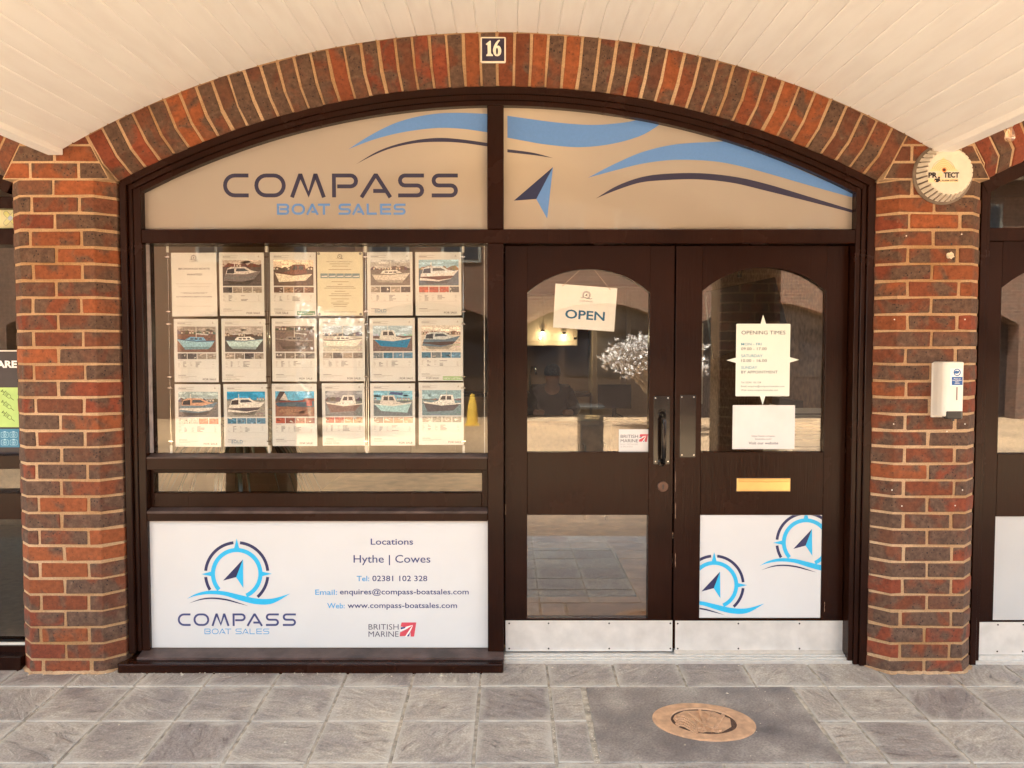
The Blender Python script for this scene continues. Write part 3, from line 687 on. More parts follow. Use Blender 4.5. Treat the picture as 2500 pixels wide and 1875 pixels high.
# ------------------------------------------------------------------ print / lettering helpers
def clip(poly, box):
    if not box: return poly
    x0, x1, z0_, z1_ = box
    for ax, lim, sg in ((0, x0, 1), (0, x1, -1), (1, z0_, 1), (1, z1_, -1)):
        out = []
        for i in range(len(poly)):
            a, b_ = poly[i], poly[(i + 1) % len(poly)]
            ia, ib = (a[ax] - lim) * sg >= 0, (b_[ax] - lim) * sg >= 0
            if ia: out.append(a)
            if ia != ib:
                s_ = (lim - a[ax]) / (b_[ax] - a[ax]); out.append((a[0] + (b_[0] - a[0]) * s_, a[1] + (b_[1] - a[1]) * s_))
        poly = out
        if len(poly) < 3: return []
    return poly
def strip(mb, up, lo, Y, col, tf=lambda p: p, box=None, n=40):
    def cr(P, t):
        f = t * (len(P) - 1); i = min(int(f), len(P) - 2); s = f - i
        p0, p1, p2, p3 = P[max(i - 1, 0)], P[i], P[i + 1], P[min(i + 2, len(P) - 1)]
        return tuple(.5 * (2 * p1[k] + (p2[k] - p0[k]) * s + (2 * p0[k] - 5 * p1[k] + 4 * p2[k] - p3[k]) * s * s + (3 * p1[k] - p0[k] - 3 * p2[k] + p3[k]) * s ** 3) for k in (0, 1))
    U = [tf(cr(up, i / n)) for i in range(n + 1)]; Lw = [tf(cr(lo, i / n)) for i in range(n + 1)]
    for i in range(n):
        q = [U[i], U[i + 1], Lw[i + 1], Lw[i]]
        for tri in ((q[0], q[1], q[2]), (q[0], q[2], q[3])):
            tri = clip(list(tri), box)
            if len(tri) >= 3: mb.flat(tri, Y, col)
def poly(mb, pts, Y, col, tf=lambda p: p, box=None):
    q = clip([tf(p) for p in pts], box)
    if len(q) >= 3: mb.flat(q, Y, col)
def arcs(mb, cx, cy, r0, r1, a0, a1, Y, col, tf, box=None):
    n = max(4, int(abs(a1 - a0) / 5))
    for i in range(n):
        t0, t1 = R(a0 + (a1 - a0) * i / n), R(a0 + (a1 - a0) * (i + 1) / n)
        P_ = [(cx + r * math.cos(t), cy - r * math.sin(t)) for r, t in ((r0, t0), (r1, t0), (r1, t1), (r0, t1))]
        poly(mb, P_, Y, col, tf, box)
def stroke(mb, pts, th, Y, col, tf, closed=False):
    """polyline in glyph space -> strip of constant width (glyph space is made square before tf)"""
    n = len(pts); L_, R_ = [], []
    for i in range(n):
        a = pts[i - 1] if (i > 0 or closed) else None; b_ = pts[(i + 1) % n] if (i < n - 1 or closed) else None; p = pts[i]
        def nrm(u, v):
            dx, dy = v[0] - u[0], v[1] - u[1]; l = math.hypot(dx, dy) or 1; return (-dy / l, dx / l)
        if a is None: m_ = nrm(p, b_); k = 1
        elif b_ is None: m_ = nrm(a, p); k = 1
        else:
            n1, n2 = nrm(a, p), nrm(p, b_); m_ = (n1[0] + n2[0], n1[1] + n2[1]); l = math.hypot(*m_) or 1; m_ = (m_[0] / l, m_[1] / l)
            k = min(1.6, 1 / max(.35, m_[0] * n1[0] + m_[1] * n1[1]))
        L_.append((p[0] + m_[0] * th / 2 * k, p[1] + m_[1] * th / 2 * k)); R_.append((p[0] - m_[0] * th / 2 * k, p[1] - m_[1] * th / 2 * k))
    rng_ = range(n if closed else n - 1)
    for i in rng_:
        j = (i + 1) % n
        mb.flat([tf(L_[i]), tf(L_[j]), tf(R_[j]), tf(R_[i])], Y, col)
def arcp(cx, cy, rx, ry, a0, a1, n=7): return [(cx + rx * math.cos(R(a0 + (a1 - a0) * i / n)), cy + ry * math.sin(R(a0 + (a1 - a0) * i / n))) for i in range(n + 1)]
def glyph(ch, w, h, th):
    t = th / 2; x0, x1, y0, y1, m_ = t, w - t, t, h - t, h / 2; r = (y1 - y0) / 2
    if ch == 'C': return [([(w, y1)] + arcp(x0 + r, m_, r, r, 90, 270, 12) + [(w, y0)], False)]
    if ch == 'O': return [(arcp(x0 + r, m_, r, r, 90, 270, 12) + arcp(x1 - r, m_, r, r, -90, 90, 12), True)]
    if ch == 'M': return [([(x0, 0), (w * .28, y1), (w * .31, y1), (w * .52, h * .12), (w * .70, y1), (w * .73, y1), (x1, 0)], False)]
    if ch == 'A': return [([(x0, 0), (w * .48, y1), (w * .52, y1), (x1, 0)], False), ([(w * .42, h * .27), (w * .84, h * .27)], False)]
    q = h * .31
    if ch == 'P': return [([(x0, 0), (x0, y1)] + arcp(x1 - q + t, y1 - q + t, q - t, q - t, 90, -90, 8) + [(w * .2, y1 - 2 * q + 2 * t)], False)]
    r2 = (y1 - m_) / 2
    if ch == 'S': return [([(w, y1)] + arcp(x0 + r2, m_ + r2, r2, r2, 90, 270, 8) + arcp(x1 - r2, m_ - r2, r2, r2, 90, -90, 8) + [(0, y0)], False)]
    if ch == 'B': return [([(x0, y0), (x0, y1)] + arcp(x1 - r2, m_ + r2, r2, r2, 90, -90, 6) + [(w * .25, m_)], False), (arcp(x1 - r2, m_ - r2, r2, r2, 90, -90, 6) + [(0, y0)], False)]
    if ch == 'T': return [([(0, y1), (w, y1)], False), ([(w / 2, y1 - t), (w / 2, 0)], False)]
    if ch == 'L': return [([(x0, h), (x0, y0), (w, y0)], False)]
    if ch == 'E': return [([(w, y1), (x0, y1), (x0, y0), (w, y0)], False), ([(x0 + t, m_), (w * .95, m_)], False)]
COMP = [('C', 965, 1075), ('O', 1100, 1235), ('M', 1253, 1408), ('P', 1435, 1547), ('A', 1553, 1695), ('S', 1720, 1832), ('S', 1865, 1978)]
BOAT = [('B', 1197, 1250), ('O', 1260, 1318), ('A', 1322, 1378), ('T', 1374, 1426), ('S', 1463, 1516), ('A', 1520, 1576), ('L', 1584, 1628), ('E', 1642, 1690), ('S', 1700, 1752)]
def logo_word(word, x0, x1, z0_, z1_, Y, col, th, name, parent, mat=PRINT):
    spans = COMP if word == 'COMPASS' else BOAT
    a, b_ = spans[0][1], spans[-1][2]; k = (x1 - x0) / (b_ - a); H_ = (z1_ - z0_) / k
    mb = MB()
    for ch, u0, u1 in spans:
        for j, (pts, cl) in enumerate(glyph(ch, u1 - u0, H_, th * H_)):
            stroke(mb, pts, th * H_, Y - .0002 * j, col, lambda p, u=u0: (x0 + (u - a + p[0]) * k, z0_ + p[1] * k), cl)
    return mb.build(name, mat, parent, fix=False)
def text(s, x0, x1, z0_, z1_, Y, col, name='lettering', parent=None, bold=0, align=None, mat=PRINT, flip=False):
    """built-in font fitted to a box: z0_ baseline, z1_ cap height"""
    cu = bpy.data.curves.new('t', 'FONT'); cu.body = s; cu.offset = bold; cu.resolution_u = 3
    ob = bpy.data.objects.new('t', cu); C.objects.link(ob)
    dg = bpy.context.evaluated_depsgraph_get(); me = bpy.data.meshes.new_from_object(ob.evaluated_get(dg)); 
    cu2 = [v.co.copy() for v in me.vertices]; fs = [tuple(p.vertices) for p in me.polygons]
    bpy.data.objects.remove(ob); bpy.data.curves.remove(cu); bpy.data.meshes.remove(me)
    xs = [v.x for v in cu2]; a, b_ = min(xs), max(xs); cap = .729
    mb = MB(); mb.add([(x0 + (v.x - a) / (b_ - a) * (x1 - x0), Y, z0_ + v.y / cap * (z1_ - z0_)) for v in cu2], [])
    for f in fs: mb.f.append(list(f)); mb.c.append(col)
    return mb.build(name, mat, parent, fix=False)
def logo(mb, tf, Y, box=None, navy=NAVY, light=LBLUE, lw=None):
    """compass emblem; local units: centre 0,0, y down, spike radius 212"""
    for a0, a1 in ((6, 83), (97, 174), (186, 213), (-28, -6)) if False else ((5.5, 84), (96, 174.5), (186, 211), (312, 354)):
        arcs(mb, 0, 0, 178, 196, a0, a1, Y, navy, tf, box)
    arcs(mb, 0, 0, 130, 155, -66, 222, Y - .0003, light, tf, box)
    for pts in ([(0, -212), (-16, -150), (0, -130), (16, -150)], [(-212, 2), (-150, -14), (-132, 0), (-150, 15)], [(212, 0), (150, -14), (132, 0), (150, 15)]): poly(mb, pts, Y - .0006, light, tf, box)
    poly(mb, [(38, -87), (-82, 41), (-3, 20)], Y - .0006, navy, tf, box); poly(mb, [(38, -87), (40, 85), (-3, 20)], Y - .0008, light, tf, box)
    strip(mb, [(-298, 150), (-245, 120), (-165, 101), (-75, 105), (15, 125), (115, 147), (215, 148), (322, 118)], [(-298, 150), (-245, 132), (-165, 122), (-75, 130), (15, 158), (115, 182), (215, 178), (322, 118)], Y - .0008, light, tf, box)
    strip(mb, [(-287, 177), (-215, 150), (-145, 142), (-65, 150), (5, 170), (70, 193)], [(-287, 177), (-215, 157), (-145, 151), (-65, 160), (5, 177), (70, 193)], Y - .0004, lw or navy, tf, box)
def ukflag(mb, x0, x1, z0_, z1_, Y):
    w, h = x1 - x0, z1_ - z0_
    T = lambda p: (x0 + p[0] * w + .08 * w * p[1], z0_ + p[1] * h * (1))
    red, blue = lin((196, 70, 84)), lin((38, 60, 120))
    poly(mb, [(0, .72), (.05, 1.0), (1, 1), (.93, 0), (.72, 0), (.66, .35), (.45, .62)], Y, red, T)
    poly(mb, [(0, .02), (0, .30), (.45, .55), (.62, .70), (.72, .74), (.58, .45), (.40, .05)], Y - .0002, red, T)
    strip(mb, [(0, .55), (.3, .68), (.78, .82)], [(0, .40), (.33, .52), (.78, .80)], Y - .0004, lin((240, 236, 230)), T, None, 8)
    strip(mb, [(.35, .0), (.5, .3), (.78, .80)], [(.52, .0), (.62, .25), (.80, .80)], Y - .0004, lin((240, 236, 230)), T, None, 8)
    poly(mb, [(.02, .50), (.03, .66), (.33, .68), (.30, .60)], Y - .0006, blue, T); poly(mb, [(.45, .02), (.60, .02), (.66, .40), (.60, .25)], Y - .0006, blue, T)

# ------------------------------------------------------------------ fanlight graphics
Yg = fanY - .0012
z1k = lambda u, v: at(u / 1.7696, v / 1.7696, fanY)
z2k = lambda u, v: at(1250 + u / 1.7696, v / 1.7696, fanY)
T1 = lambda p: z1k(*p); T2 = lambda p: z2k(*p)
a = z1k(965, 853); b_ = z1k(1978, 750); logo_word('COMPASS', a[0], b_[0], a[1], b_[1], Yg, FNAVY, .165, 'lettering', fl)
a = z1k(1197, 928); b_ = z1k(1752, 880); logo_word('BOAT SALES', a[0], b_[0], a[1], b_[1], Yg, FBLUE, .20, 'lettering', fl)
bxL = (XPL, MX0, TZ1, 9); bxR = (MX1, XJR - .0, TZ1, 9)
mb = MB(); strip(mb, [(1505, 645), (1600, 585), (1700, 535), (1800, 505), (1900, 490), (2000, 488), (2120, 493)], [(1505, 645), (1600, 608), (1700, 580), (1800, 562), (1900, 553), (2000, 557), (2120, 574)], Yg, FBLUE, T1, bxL); mb.build('wave', PRINT, fl, fix=False)
mb = MB(); strip(mb, [(1538, 710), (1620, 660), (1700, 628), (1800, 605), (1900, 596), (2000, 603), (2120, 620)], [(1538, 710), (1620, 668), (1700, 638), (1800, 618), (1900, 613), (2000, 618), (2120, 635)], Yg, FNAVY, T1, bxL); mb.build('wave', PRINT, fl, fix=False)
mb = MB(); strip(mb, [(-20, 500), (60, 512), (200, 530), (350, 540), (480, 530), (575, 515), (650, 530)], [(-20, 595), (60, 610), (150, 625), (290, 636), (430, 622), (560, 585), (650, 530)], Yg, FBLUE, T2, bxR); mb.build('wave', PRINT, fr2, fix=False)
mb = MB(); strip(mb, [(-20, 645), (90, 660), (178, 683)], [(-20, 658), (90, 670), (178, 683)], Yg, FNAVY, T2, bxR); mb.build('wave', PRINT, fr2, fix=False)
mb = MB(); strip(mb, [(328, 768), (450, 705), (570, 655), (700, 625), (850, 614), (960, 617), (1100, 672), (1300, 758), (1480, 838)], [(328, 768), (450, 735), (570, 706), (700, 691), (850, 695), (960, 712), (1100, 748), (1300, 806), (1480, 856)], Yg, FBLUE, T2, bxR, 60); mb.build('wave', PRINT, fr2, fix=False)
mb = MB(); strip(mb, [(362, 858), (450, 805), (550, 768), (650, 752), (800, 748), (950, 762), (1100, 795), (1300, 855), (1480, 910)], [(362, 858), (450, 822), (550, 790), (650, 779), (800, 775), (950, 790), (1100, 825), (1300, 875), (1480, 922)], Yg, FNAVY, T2, bxR, 60); mb.build('wave', PRINT, fr2, fix=False)
mb = MB(); poly(mb, [(177, 722), (8, 867), (105, 860)], Yg, lin((24, 34, 74)), T2); poly(mb, [(177, 722), (152, 945), (105, 860)], Yg - .0003, FBLUE, T2); mb.build('arrow_emblem', PRINT, fr2, fix=False)

# ------------------------------------------------------------------ white sign under the window
sg = thing('sign_panel', 'large white company sign panel under the window with compass logo and contact lines', 'sign', (px0 + (px1 - px0) / 2, .13, pz0))
mb = MB(); mb.box(px0, px1, .130, .136, pz0, pz1); mb.build('panel', SIGNW, sg, bevel=.0008)
Ys = .1292
P2 = lambda p: at(340 + p[0] / 2.4578, 1240 + p[1] / 2.4578, .13)
mb = MB(); logo(mb, lambda p: P2((585 + p[0], 395 + p[1])), Ys); mb.build('compass_logo', PRINT, sg, fix=False)
SN = lin((62, 68, 116)); SL_ = lin((88, 158, 208))
def wbox(x0, y0, x1, y1, f=P2):
    a = f((x0, y1)); b_ = f((x1, y0)); return a[0], b_[0], a[1], b_[1]
logo_word('COMPASS', *wbox(232, 633, 940, 708), Ys, SN, .16, 'lettering', sg)
logo_word('BOAT SALES', *wbox(392, 724, 780, 757), Ys, SL_, .13, 'lettering', sg)
for s_, x0, y0, x1, y1, c_, bo in (('Locations', 1389, 182, 1643, 220, SN, .012), ('Hythe | Cowes', 1286, 280, 1747, 328, SN, .004), ('Tel:', 1305, 406, 1380, 439, SL_, .012), ('02381 102 328', 1399, 405, 1728, 439, SN, .008),
                              ('Email:', 1056, 488, 1187, 521, SL_, .012), ('enquires@compass-boatsales.com', 1204, 485, 1977, 518, SN, .01), ('Web:', 1128, 569, 1233, 602, SL_, .012), ('www.compass-boatsales.com', 1250, 567, 1907, 600, SN, .01),
                              ('BRITISH', 1376, 695, 1556, 730, lin((60, 56, 80)), -.004), ('MARINE', 1376, 738, 1556, 773, lin((60, 56, 80)), -.004)):
    text(s_, *wbox(x0, y0, x1, y1), Ys, c_, 'lettering', sg, bo)
mb = MB(); b4 = wbox(1563, 687, 1655, 772); ukflag(mb, *b4, Ys); mb.build('flag_emblem', PRINT, sg, fix=False)

# ------------------------------------------------------------------ doors
def make_door(x0, x1, ztop, glx, spring, crown, gz0, pnx, pnz, label, right, weather=False, glass_low=True):
    t = thing('shop_door', label, 'door', ((x0 + x1) / 2, DY, .03), 'dark timber doors of the boat sales shop')
    y0, y1 = DY, DY + .045; zb = .052
    fbox('stile', x0, glx[0], zb, ztop, y0, y1, .0015, t); fbox('stile', glx[1], x1, zb, ztop, y0, y1, .0015, t)
    # top rail with arched underside
    n = 16; w = glx[1] - glx[0]; sag = crown - spring; rr = (w * w / 4 + sag * sag) / (2 * sag); xc = (glx[0] + glx[1]) / 2; zc = crown - rr
    pts = [(glx[1] - .0004, ztop), (glx[0] + .0004, ztop)] + [(glx[0] + .0004 + (w - .0008) * i / n, zc + math.sqrt(rr * rr - (glx[0] + .0004 + (w - .0008) * i / n - xc) ** 2)) for i in range(n + 1)]
    mb = MB(); mb.prism(pts, y0, y1); mb.build('top_rail', PAINT, t)
    fbox('lock_rail', glx[0] + .0004, glx[1] - .0004, pnz[1], gz0, y0, y1, .0015, t)
    fbox('bottom_rail', glx[0] + .0004, glx[1] - .0004, zb, pnz[0], y0, y1, .0015, t)
    mb = MB(); mb.box(glx[0] - .004, glx[1] + .004, GY, GY + .004, gz0 - .004, crown + .004); mb.build('door_glass', DGLASS, t)
    return t
DZ1 = TZ0 - .004
dLx0, dLx1 = av(1091, 900, DY)[0], av(1454.6, 900, DY)[0]; dRx0, dRx1 = av(1458, 900, DY)[0], XJR - .003
glL = (av(1139, 900, DY)[0], av(1402, 900, DY)[0]); glR = (av(1515, 900, DY)[0], av(1781, 900, DY)[0])
spz, crz, gz0 = av(1270, 632, DY)[1], av(1270, 581, DY)[1], av(1270, 977, DY)[1]
pnz = (av(1270, 1336, DY)[1], av(1270, 1112.5, DY)[1])
dL = make_door(dLx0, dLx1, DZ1, glL, spz, crz, gz0, glL, pnz, 'left door of the pair, with the hanging open sign and black pull handle', False)
dR = make_door(dRx0, dRx1, DZ1, glR, spz + .008, crz + .008, gz0, glR, pnz, 'right door of the pair, with the opening times sign and brass letter plate', True)
mb = MB(); mb.box(glL[0] - .004, glL[1] + .004, GY, GY + .004, pnz[0] - .004, pnz[1] + .004); mb.build('door_glass', LGLASS, dL)
# white logo panel of right door
mb = MB(); mb.box(glR[0] + .001, glR[1] - .001, DY + .006, DY + .012, pnz[0] + .001, pnz[1] - .001); lp = mb.build('logo_panel', SIGNW, dR, bevel=.0006)
P4 = lambda p: at(1650 + p[0] / 3.252, 1130 + p[1] / 3.252, DY + .006)
bx = (glR[0] + .002, glR[1] - .002, pnz[0] + .002, pnz[1] - .002)
mb = MB(); k_ = 262 / 212
logo(mb, lambda p: P4((304 + p[0] * k_, 970 + p[1] * k_)), DY + .0052, bx); mb.build('compass_logo', PRINT, lp, fix=False)
mb = MB(); logo(mb, lambda p: P4((1033 + p[0] * k_, 632 + p[1] * k_)), DY + .0052, bx); mb.build('compass_logo', PRINT, lp, fix=False)
# kick plates
def screw(x, z, y, parent, r=.0045, mat=STEEL):
    m_ = MB(); m_.lathe([(r, 0), (r, -.001), (r * .6, -.0018), (.0001, -.0018)], 10, 'Y', (x, y, z)); return m_.build('screw', mat, parent)
def kick(parent, u0, v0, u1, v1, Y=DY - .0025, scr=None):
    x0, x1, z0_, z1_ = rv(u0, v0, u1, v1, Y); mb = MB(); mb.box(x0, x1, Y, DY - .0003, z0_, z1_); k = mb.build('kick_plate', KICK, parent, bevel=.0006)
    for u in scr:
        for v in (v0 + 6, v1 - 6): x, z = av(u, v, Y); screw(x, z, Y, k, .0042)
    return k
kick(dL, 1092, 1340.5, 1452.5, 1407, scr=(1100, 1185, 1316, 1448)); kick(dR, 1458.5, 1341, 1828, 1407, scr=(1464, 1595, 1727, 1822))
x0, x1, z0_, z1_ = rv(1458, 1408, 1832, 1421, DY - .03)
mb = MB(); mb.add([(x0, DY - .001, z1_), (x1, DY - .001, z1_), (x1, DY - .03, z0_ + .006), (x0, DY - .03, z0_ + .006), (x0, DY - .03, z0_), (x1, DY - .03, z0_), (x1, DY - .001, z0_), (x0, DY - .001, z0_)],
                  [(0, 3, 2, 1), (3, 4, 5, 2), (4, 7, 6, 5), (0, 7, 4, 3), (1, 2, 5, 6), (0, 1, 6, 7)]); mb.build('weather_bar', ALU, dR, bevel=.0006)
# threshold
mb = MB(); zt = .030
mb.box(MX1 + .001, XJR + .02, .10, .22, -.01, .018); mb.box(MX1 + .001, XJR + .02, .118, .22, .018, .026); mb.box(MX1 + .001, XJR + .02, .135, .22, .026, .033)
prop(mb.build('threshold', ALU, bevel=.0012), 'ribbed aluminium threshold strip below the double doors', 'threshold')
# push plates, handle, keyhole, letter plate
x0, x1, z0_, z1_ = rv(1412, 855, 1447, 1003, DY - .0015); mb = MB(); mb.box(x0, x1, DY - .002, DY - .0002, z0_, z1_); pp = mb.build('push_plate', simple('gunmetal', (.008, .005, .004), .10, .0, .05, spec=.35), dL, bevel=.0006)
for u, v in ((1416, 860), (1443, 860), (1416, 997), (1443, 997)): x, z = av(u, v, DY - .002); screw(x, z, DY - .002, pp, .003, CHROME)
x0, x1, z0_, z1_ = rv(1469, 853, 1503, 988, DY - .0015); mb = MB(); mb.box(x0, x1, DY - .002, DY - .0002, z0_, z1_); pp = mb.build('push_plate', MATS['gunmetal'], dR, bevel=.0006)
for u, v in ((1473, 858), (1499, 858), (1473, 983), (1499, 983)): x, z = av(u, v, DY - .002); screw(x, z, DY - .002, pp, .003, CHROME)
hx = av(1433, 950, DY - .04)[0]; hz1, hz0 = av(1433, 897, DY - .05)[1], av(1433, 1000, DY - .05)[1]
pth = [(hx, DY, hz1 + .004), (hx, DY - .03, hz1 + .004), (hx, DY - .05, hz1 - .006), (hx, DY - .058, hz1 - .025), (hx, DY - .060, (hz0 + hz1) / 2), (hx, DY - .058, hz0 + .025), (hx, DY - .05, hz0 + .006), (hx, DY - .03, hz0 - .004), (hx, DY, hz0 - .004)]
mb = MB(); mb.tube(pth, .0098, 14); hd = mb.build('pull_handle', simple('black_gloss_metal', (.02, .016, .014), .16, .6, .05), dL, smooth=True)
mb = MB()
for z in (hz1 + .004, hz0 - .004): mb.lathe([(.019, DY), (.019, DY - .006), (.013, DY - .010), (.0001, DY - .010)], 20, 'Y', (hx, 0, z))
mb.build('rose', MATS['black_gloss_metal'], hd)
kx, kz = av(1432, 1050.5, DY); mb = MB(); mb.lathe([(.026, DY), (.026, DY - .005), (.0235, DY - .007), (.0001, DY - .007)], 28, 'Y', (kx, 0, kz)); ks = mb.build('escutcheon', simple('bronze', (.10, .06, .045), .35, .7, .05), dL)
mb = MB(); mb.prism([(kx + .0055 * math.cos(a), kz + .005 + .0055 * math.sin(a)) for a in [R(-50 + 28 * i) for i in range(11)]] + [(kx - .0035, kz - .013), (kx + .0035, kz - .013)], DY - .0078, DY - .0069); mb.build('keyhole', BLACKP, ks)
x0, x1, z0_, z1_ = rv(1592, 1033.5, 1707.5, 1061.5, DY - .006); mb = MB(); mb.box(x0, x1, DY - .006, DY - .0002, z0_, z1_); lt = mb.build('letter_plate', BRASS, dR, bevel=.0015)
mb = MB(); mb.box(x0 + .004, x1 - .004, DY - .0095, DY - .0062, z0_ + .004, z1_ - .016); mb.box(x0 + .004, x1 - .004, DY - .011, DY - .0062, z1_ - .013, z1_ - .006); mb.build('flap', BRASS, lt, bevel=.001)
mb = MB(); mb.box(x0 - .003, x1 + .003, DY - .001, DY + .0005, z0_ - .003, z1_ + .003); mb.build('letter_slot_gasket', BLACKP, lt)

WOODC = simple('bare_wood', (.42, .27, .17), .8, 0, .2, 60)
for par_, u, v0_, v1_, w_ in ((dR, 1459.2, 1018, 1062, .0016), (dR, 1459.4, 1086, 1120, .0012), (dR, 1459.2, 1195, 1226, .0014), (dL, 1453.6, 1150, 1164, .0014), (dL, 1092.3, 1090, 1112, .0012), (dR, 1781.5, 1300, 1322, .0012), (dL, 1139.5, 1180, 1206, .001)):
    X_, Za = av(u, v0_, DY - .001); Zb = av(u, v1_, DY - .001)[1]; n_ = 7; l_ = [(X_ + rp.uniform(-w_, 0), Za + (Zb - Za) * i / n_) for i in range(n_ + 1)]; r2_ = [(X_ + rp.uniform(0.0002, w_), Za + (Zb - Za) * i / n_) for i in range(n_, -1, -1)]
    m_ = MB(); m_.flat(l_ + r2_, DY - .0006); m_.build('paint_chip', WOODC, par_, fix=False)
# door stickers ------------------------------------------------------
P5 = lambda p, Y=GY: at(1200 + p[0] / 2.676, 560 + p[1] / 2.676, Y)
P6 = lambda p, Y=GY: at(1650 + p[0] / 2.676, 560 + p[1] / 2.676, Y)
st = thing('trade_sticker', 'small white trade association sticker in the lower right of the left door glass', 'sticker', (*P5((928, 1453))[:1], GY, P5((928, 1453))[1]))
x0, x1, z0_, z1_ = wbox(831, 1306, 1026, 1453, P5); mb = MB(); mb.box(x0, x1, GY - .0014, GY - .0004, z0_, z1_); mb.build('card', PAPER, st)
Yk = GY - .0019; DK = lin((58, 52, 62))
text('BRITISH', *wbox(843, 1340, 957, 1362, P5), Yk, DK, 'lettering', st, 0); text('MARINE', *wbox(843, 1369, 957, 1391, P5), Yk, DK, 'lettering', st, 0)
text('BOAT RETAILERS', *wbox(843, 1398, 957, 1409, P5), Yk, lin((170, 165, 165)), 'lettering', st); text('& BROKERS', *wbox(843, 1413, 922, 1424, P5), Yk, lin((170, 165, 165)), 'lettering', st)
mb = MB(); ukflag(mb, *wbox(963, 1338, 1018, 1388, P5), Yk); mb.build('flag_emblem', PRINT, st, fix=False)
# opening times sign
ot = thing('opening_times_sign', 'pale opening times sign with four compass points on the right door glass', 'sign', (P6((569, 1090))[0], GY, P6((569, 1090))[1]))
def rrect(x0, x1, z0_, z1_, r, n=5):
    o = []
    for cx_, cz_, a in ((x1 - r, z1_ - r, 0), (x0 + r, z1_ - r, 90), (x0 + r, z0_ + r, 180), (x1 - r, z0_ + r, 270)):
        o += [(cx_ + r * math.cos(R(a + 90 * i / n)), cz_ + r * math.sin(R(a + 90 * i / n))) for i in range(n + 1)]
    return o
x0, x1, z0_, z1_ = wbox(389, 617, 748, 1090, P6); mb = MB(); mb.prism(rrect(x0, x1, z0_, z1_, .005), GY - .0018, GY - .0004)
for pts in ([(570, 558), (553, 620), (589, 620)], [(567, 1148), (548, 1086), (585, 1086)], [(330, 855), (392, 838), (392, 872)], [(806, 852), (745, 835), (745, 870)]): mb.prism([P6(p) for p in pts], GY - .0016, GY - .0005)
mb.build('board', simple('pale_green_vinyl', (.70, .76, .68), .4, 0, .02, 5), ot)
for s_, a, b2, c2, d2, cl, bo in (('OPENING TIMES', 428, 661, 715, 686, lin((40, 40, 62)), .0), ('MON - FRI', 426, 740, 559, 758, lin((80, 150, 176)), .006), ('09.00 - 17.00', 426, 770, 592, 789, lin((70, 74, 84)), 0), ('SATURDAY', 426, 816, 566, 835, lin((80, 150, 176)), .006),
                              ('10.00 - 16.00', 426, 847, 594, 866, lin((70, 74, 84)), 0), ('SUNDAY', 426, 893, 531, 911, lin((80, 150, 176)), .006), ('BY APPOINTMENT', 426, 922, 664, 941, lin((70, 74, 84)), 0),
                              ('Tel: 02381 102 328', 425, 994, 555, 1005, lin((90, 96, 104)), 0), ('Email: enquires@compass-boatsales.com', 425, 1019, 709, 1030, lin((90, 96, 104)), 0), ('Web: www.compass-boatsales.com', 425, 1044, 666, 1055, lin((90, 96, 104)), 0)):
    text(s_, *wbox(a, b2, c2, d2, P6), GY - .0023, cl, 'lettering', ot, bo)
wc = thing('website_card', 'white rectangular website card taped below the opening times sign', 'card', (P6((574, 1435))[0], GY, P6((574, 1435))[1]))
x0, x1, z0_, z1_ = wbox(368, 1148, 779, 1435, P6); mb = MB(); mb.box(x0, x1, GY - .0014, GY - .0004, z0_, z1_); mb.build('card', PAPER, wc)
text('https://www.compass-', *wbox(495, 1343, 649, 1355, P6), GY - .0019, lin((80, 80, 90)), 'lettering', wc); text('boatsales.com/', *wbox(519, 1363, 625, 1374, P6), GY - .0019, lin((80, 80, 90)), 'lettering', wc)
text('Visit our website', *wbox(475, 1386, 668, 1404, P6), GY - .0019, lin((50, 50, 70)), 'lettering', wc, .004)
# OPEN sign (hangs behind the glass, slightly turned)
OYY = GY + .012
c0, c1, c2, c3 = [P5(p, OYY) for p in ((418, 354), (822, 385), (801, 668), (402, 640))]
OPW = simple('bright_white_card', (.86, .86, .84), .5, noise=.02)
osn = thing('open_sign', 'white open sign hanging crooked on two strings inside the left door glass', 'sign', ((c2[0] + c3[0]) / 2, OYY, c3[1]))
mb = MB(); mb.prism([c0, c1, c2, c3], OYY, OYY + .003); mb.build('card', OPW, osn)
def quadmap(a, b_):      # a,b in 0..1 from bottom left
    x = (c3[0] * (1 - a) + c2[0] * a) * (1 - b_) + (c0[0] * (1 - a) + c1[0] * a) * b_
    z = (c3[1] * (1 - a) + c2[1] * a) * (1 - b_) + (c0[1] * (1 - a) + c1[1] * a) * b_
    return x, z
def qtext(s, a0, a1, b0, b1, col, bold, parent):
    o = text(s, a0, a1, b0, b1, 0, col, 'lettering', None, bold)
    loc = o.location.copy(); o.location = (0, 0, 0)
    pw = parent_world(parent)
    for v in o.data.vertices:
        x, z = quadmap(v.co.x + loc.x, v.co.z + loc.z); v.co = (x - pw.x, OYY - .0006 - pw.y, z - pw.z)
    o.parent = parent
qtext('OPEN', .185, .83, .235, .44, lin((28, 98, 140)), .02, osn); qtext('COMPASS', .405, .615, .635, .67, lin((60, 60, 80)), 0, osn)
mb = MB(); logo(mb, lambda p: quadmap(.51 + p[0] * .00034, .79 - p[1] * .00048), OYY - .0006, None, lin((60, 62, 84)), lin((80, 84, 104))); mb.build('compass_logo', PRINT, osn, fix=False)
for a, b2 in (((575, 267), (462, 372)), ((672, 265), (776, 396))):
    p, q = P5(a, OYY), P5(b2, OYY); mb = MB(); mb.tube([(p[0], OYY - .002, p[1]), (q[0], OYY - .003, q[1])], .0012, 5); mb.build('string', simple('hemp_string', (.5, .34, .2), .9), osn)

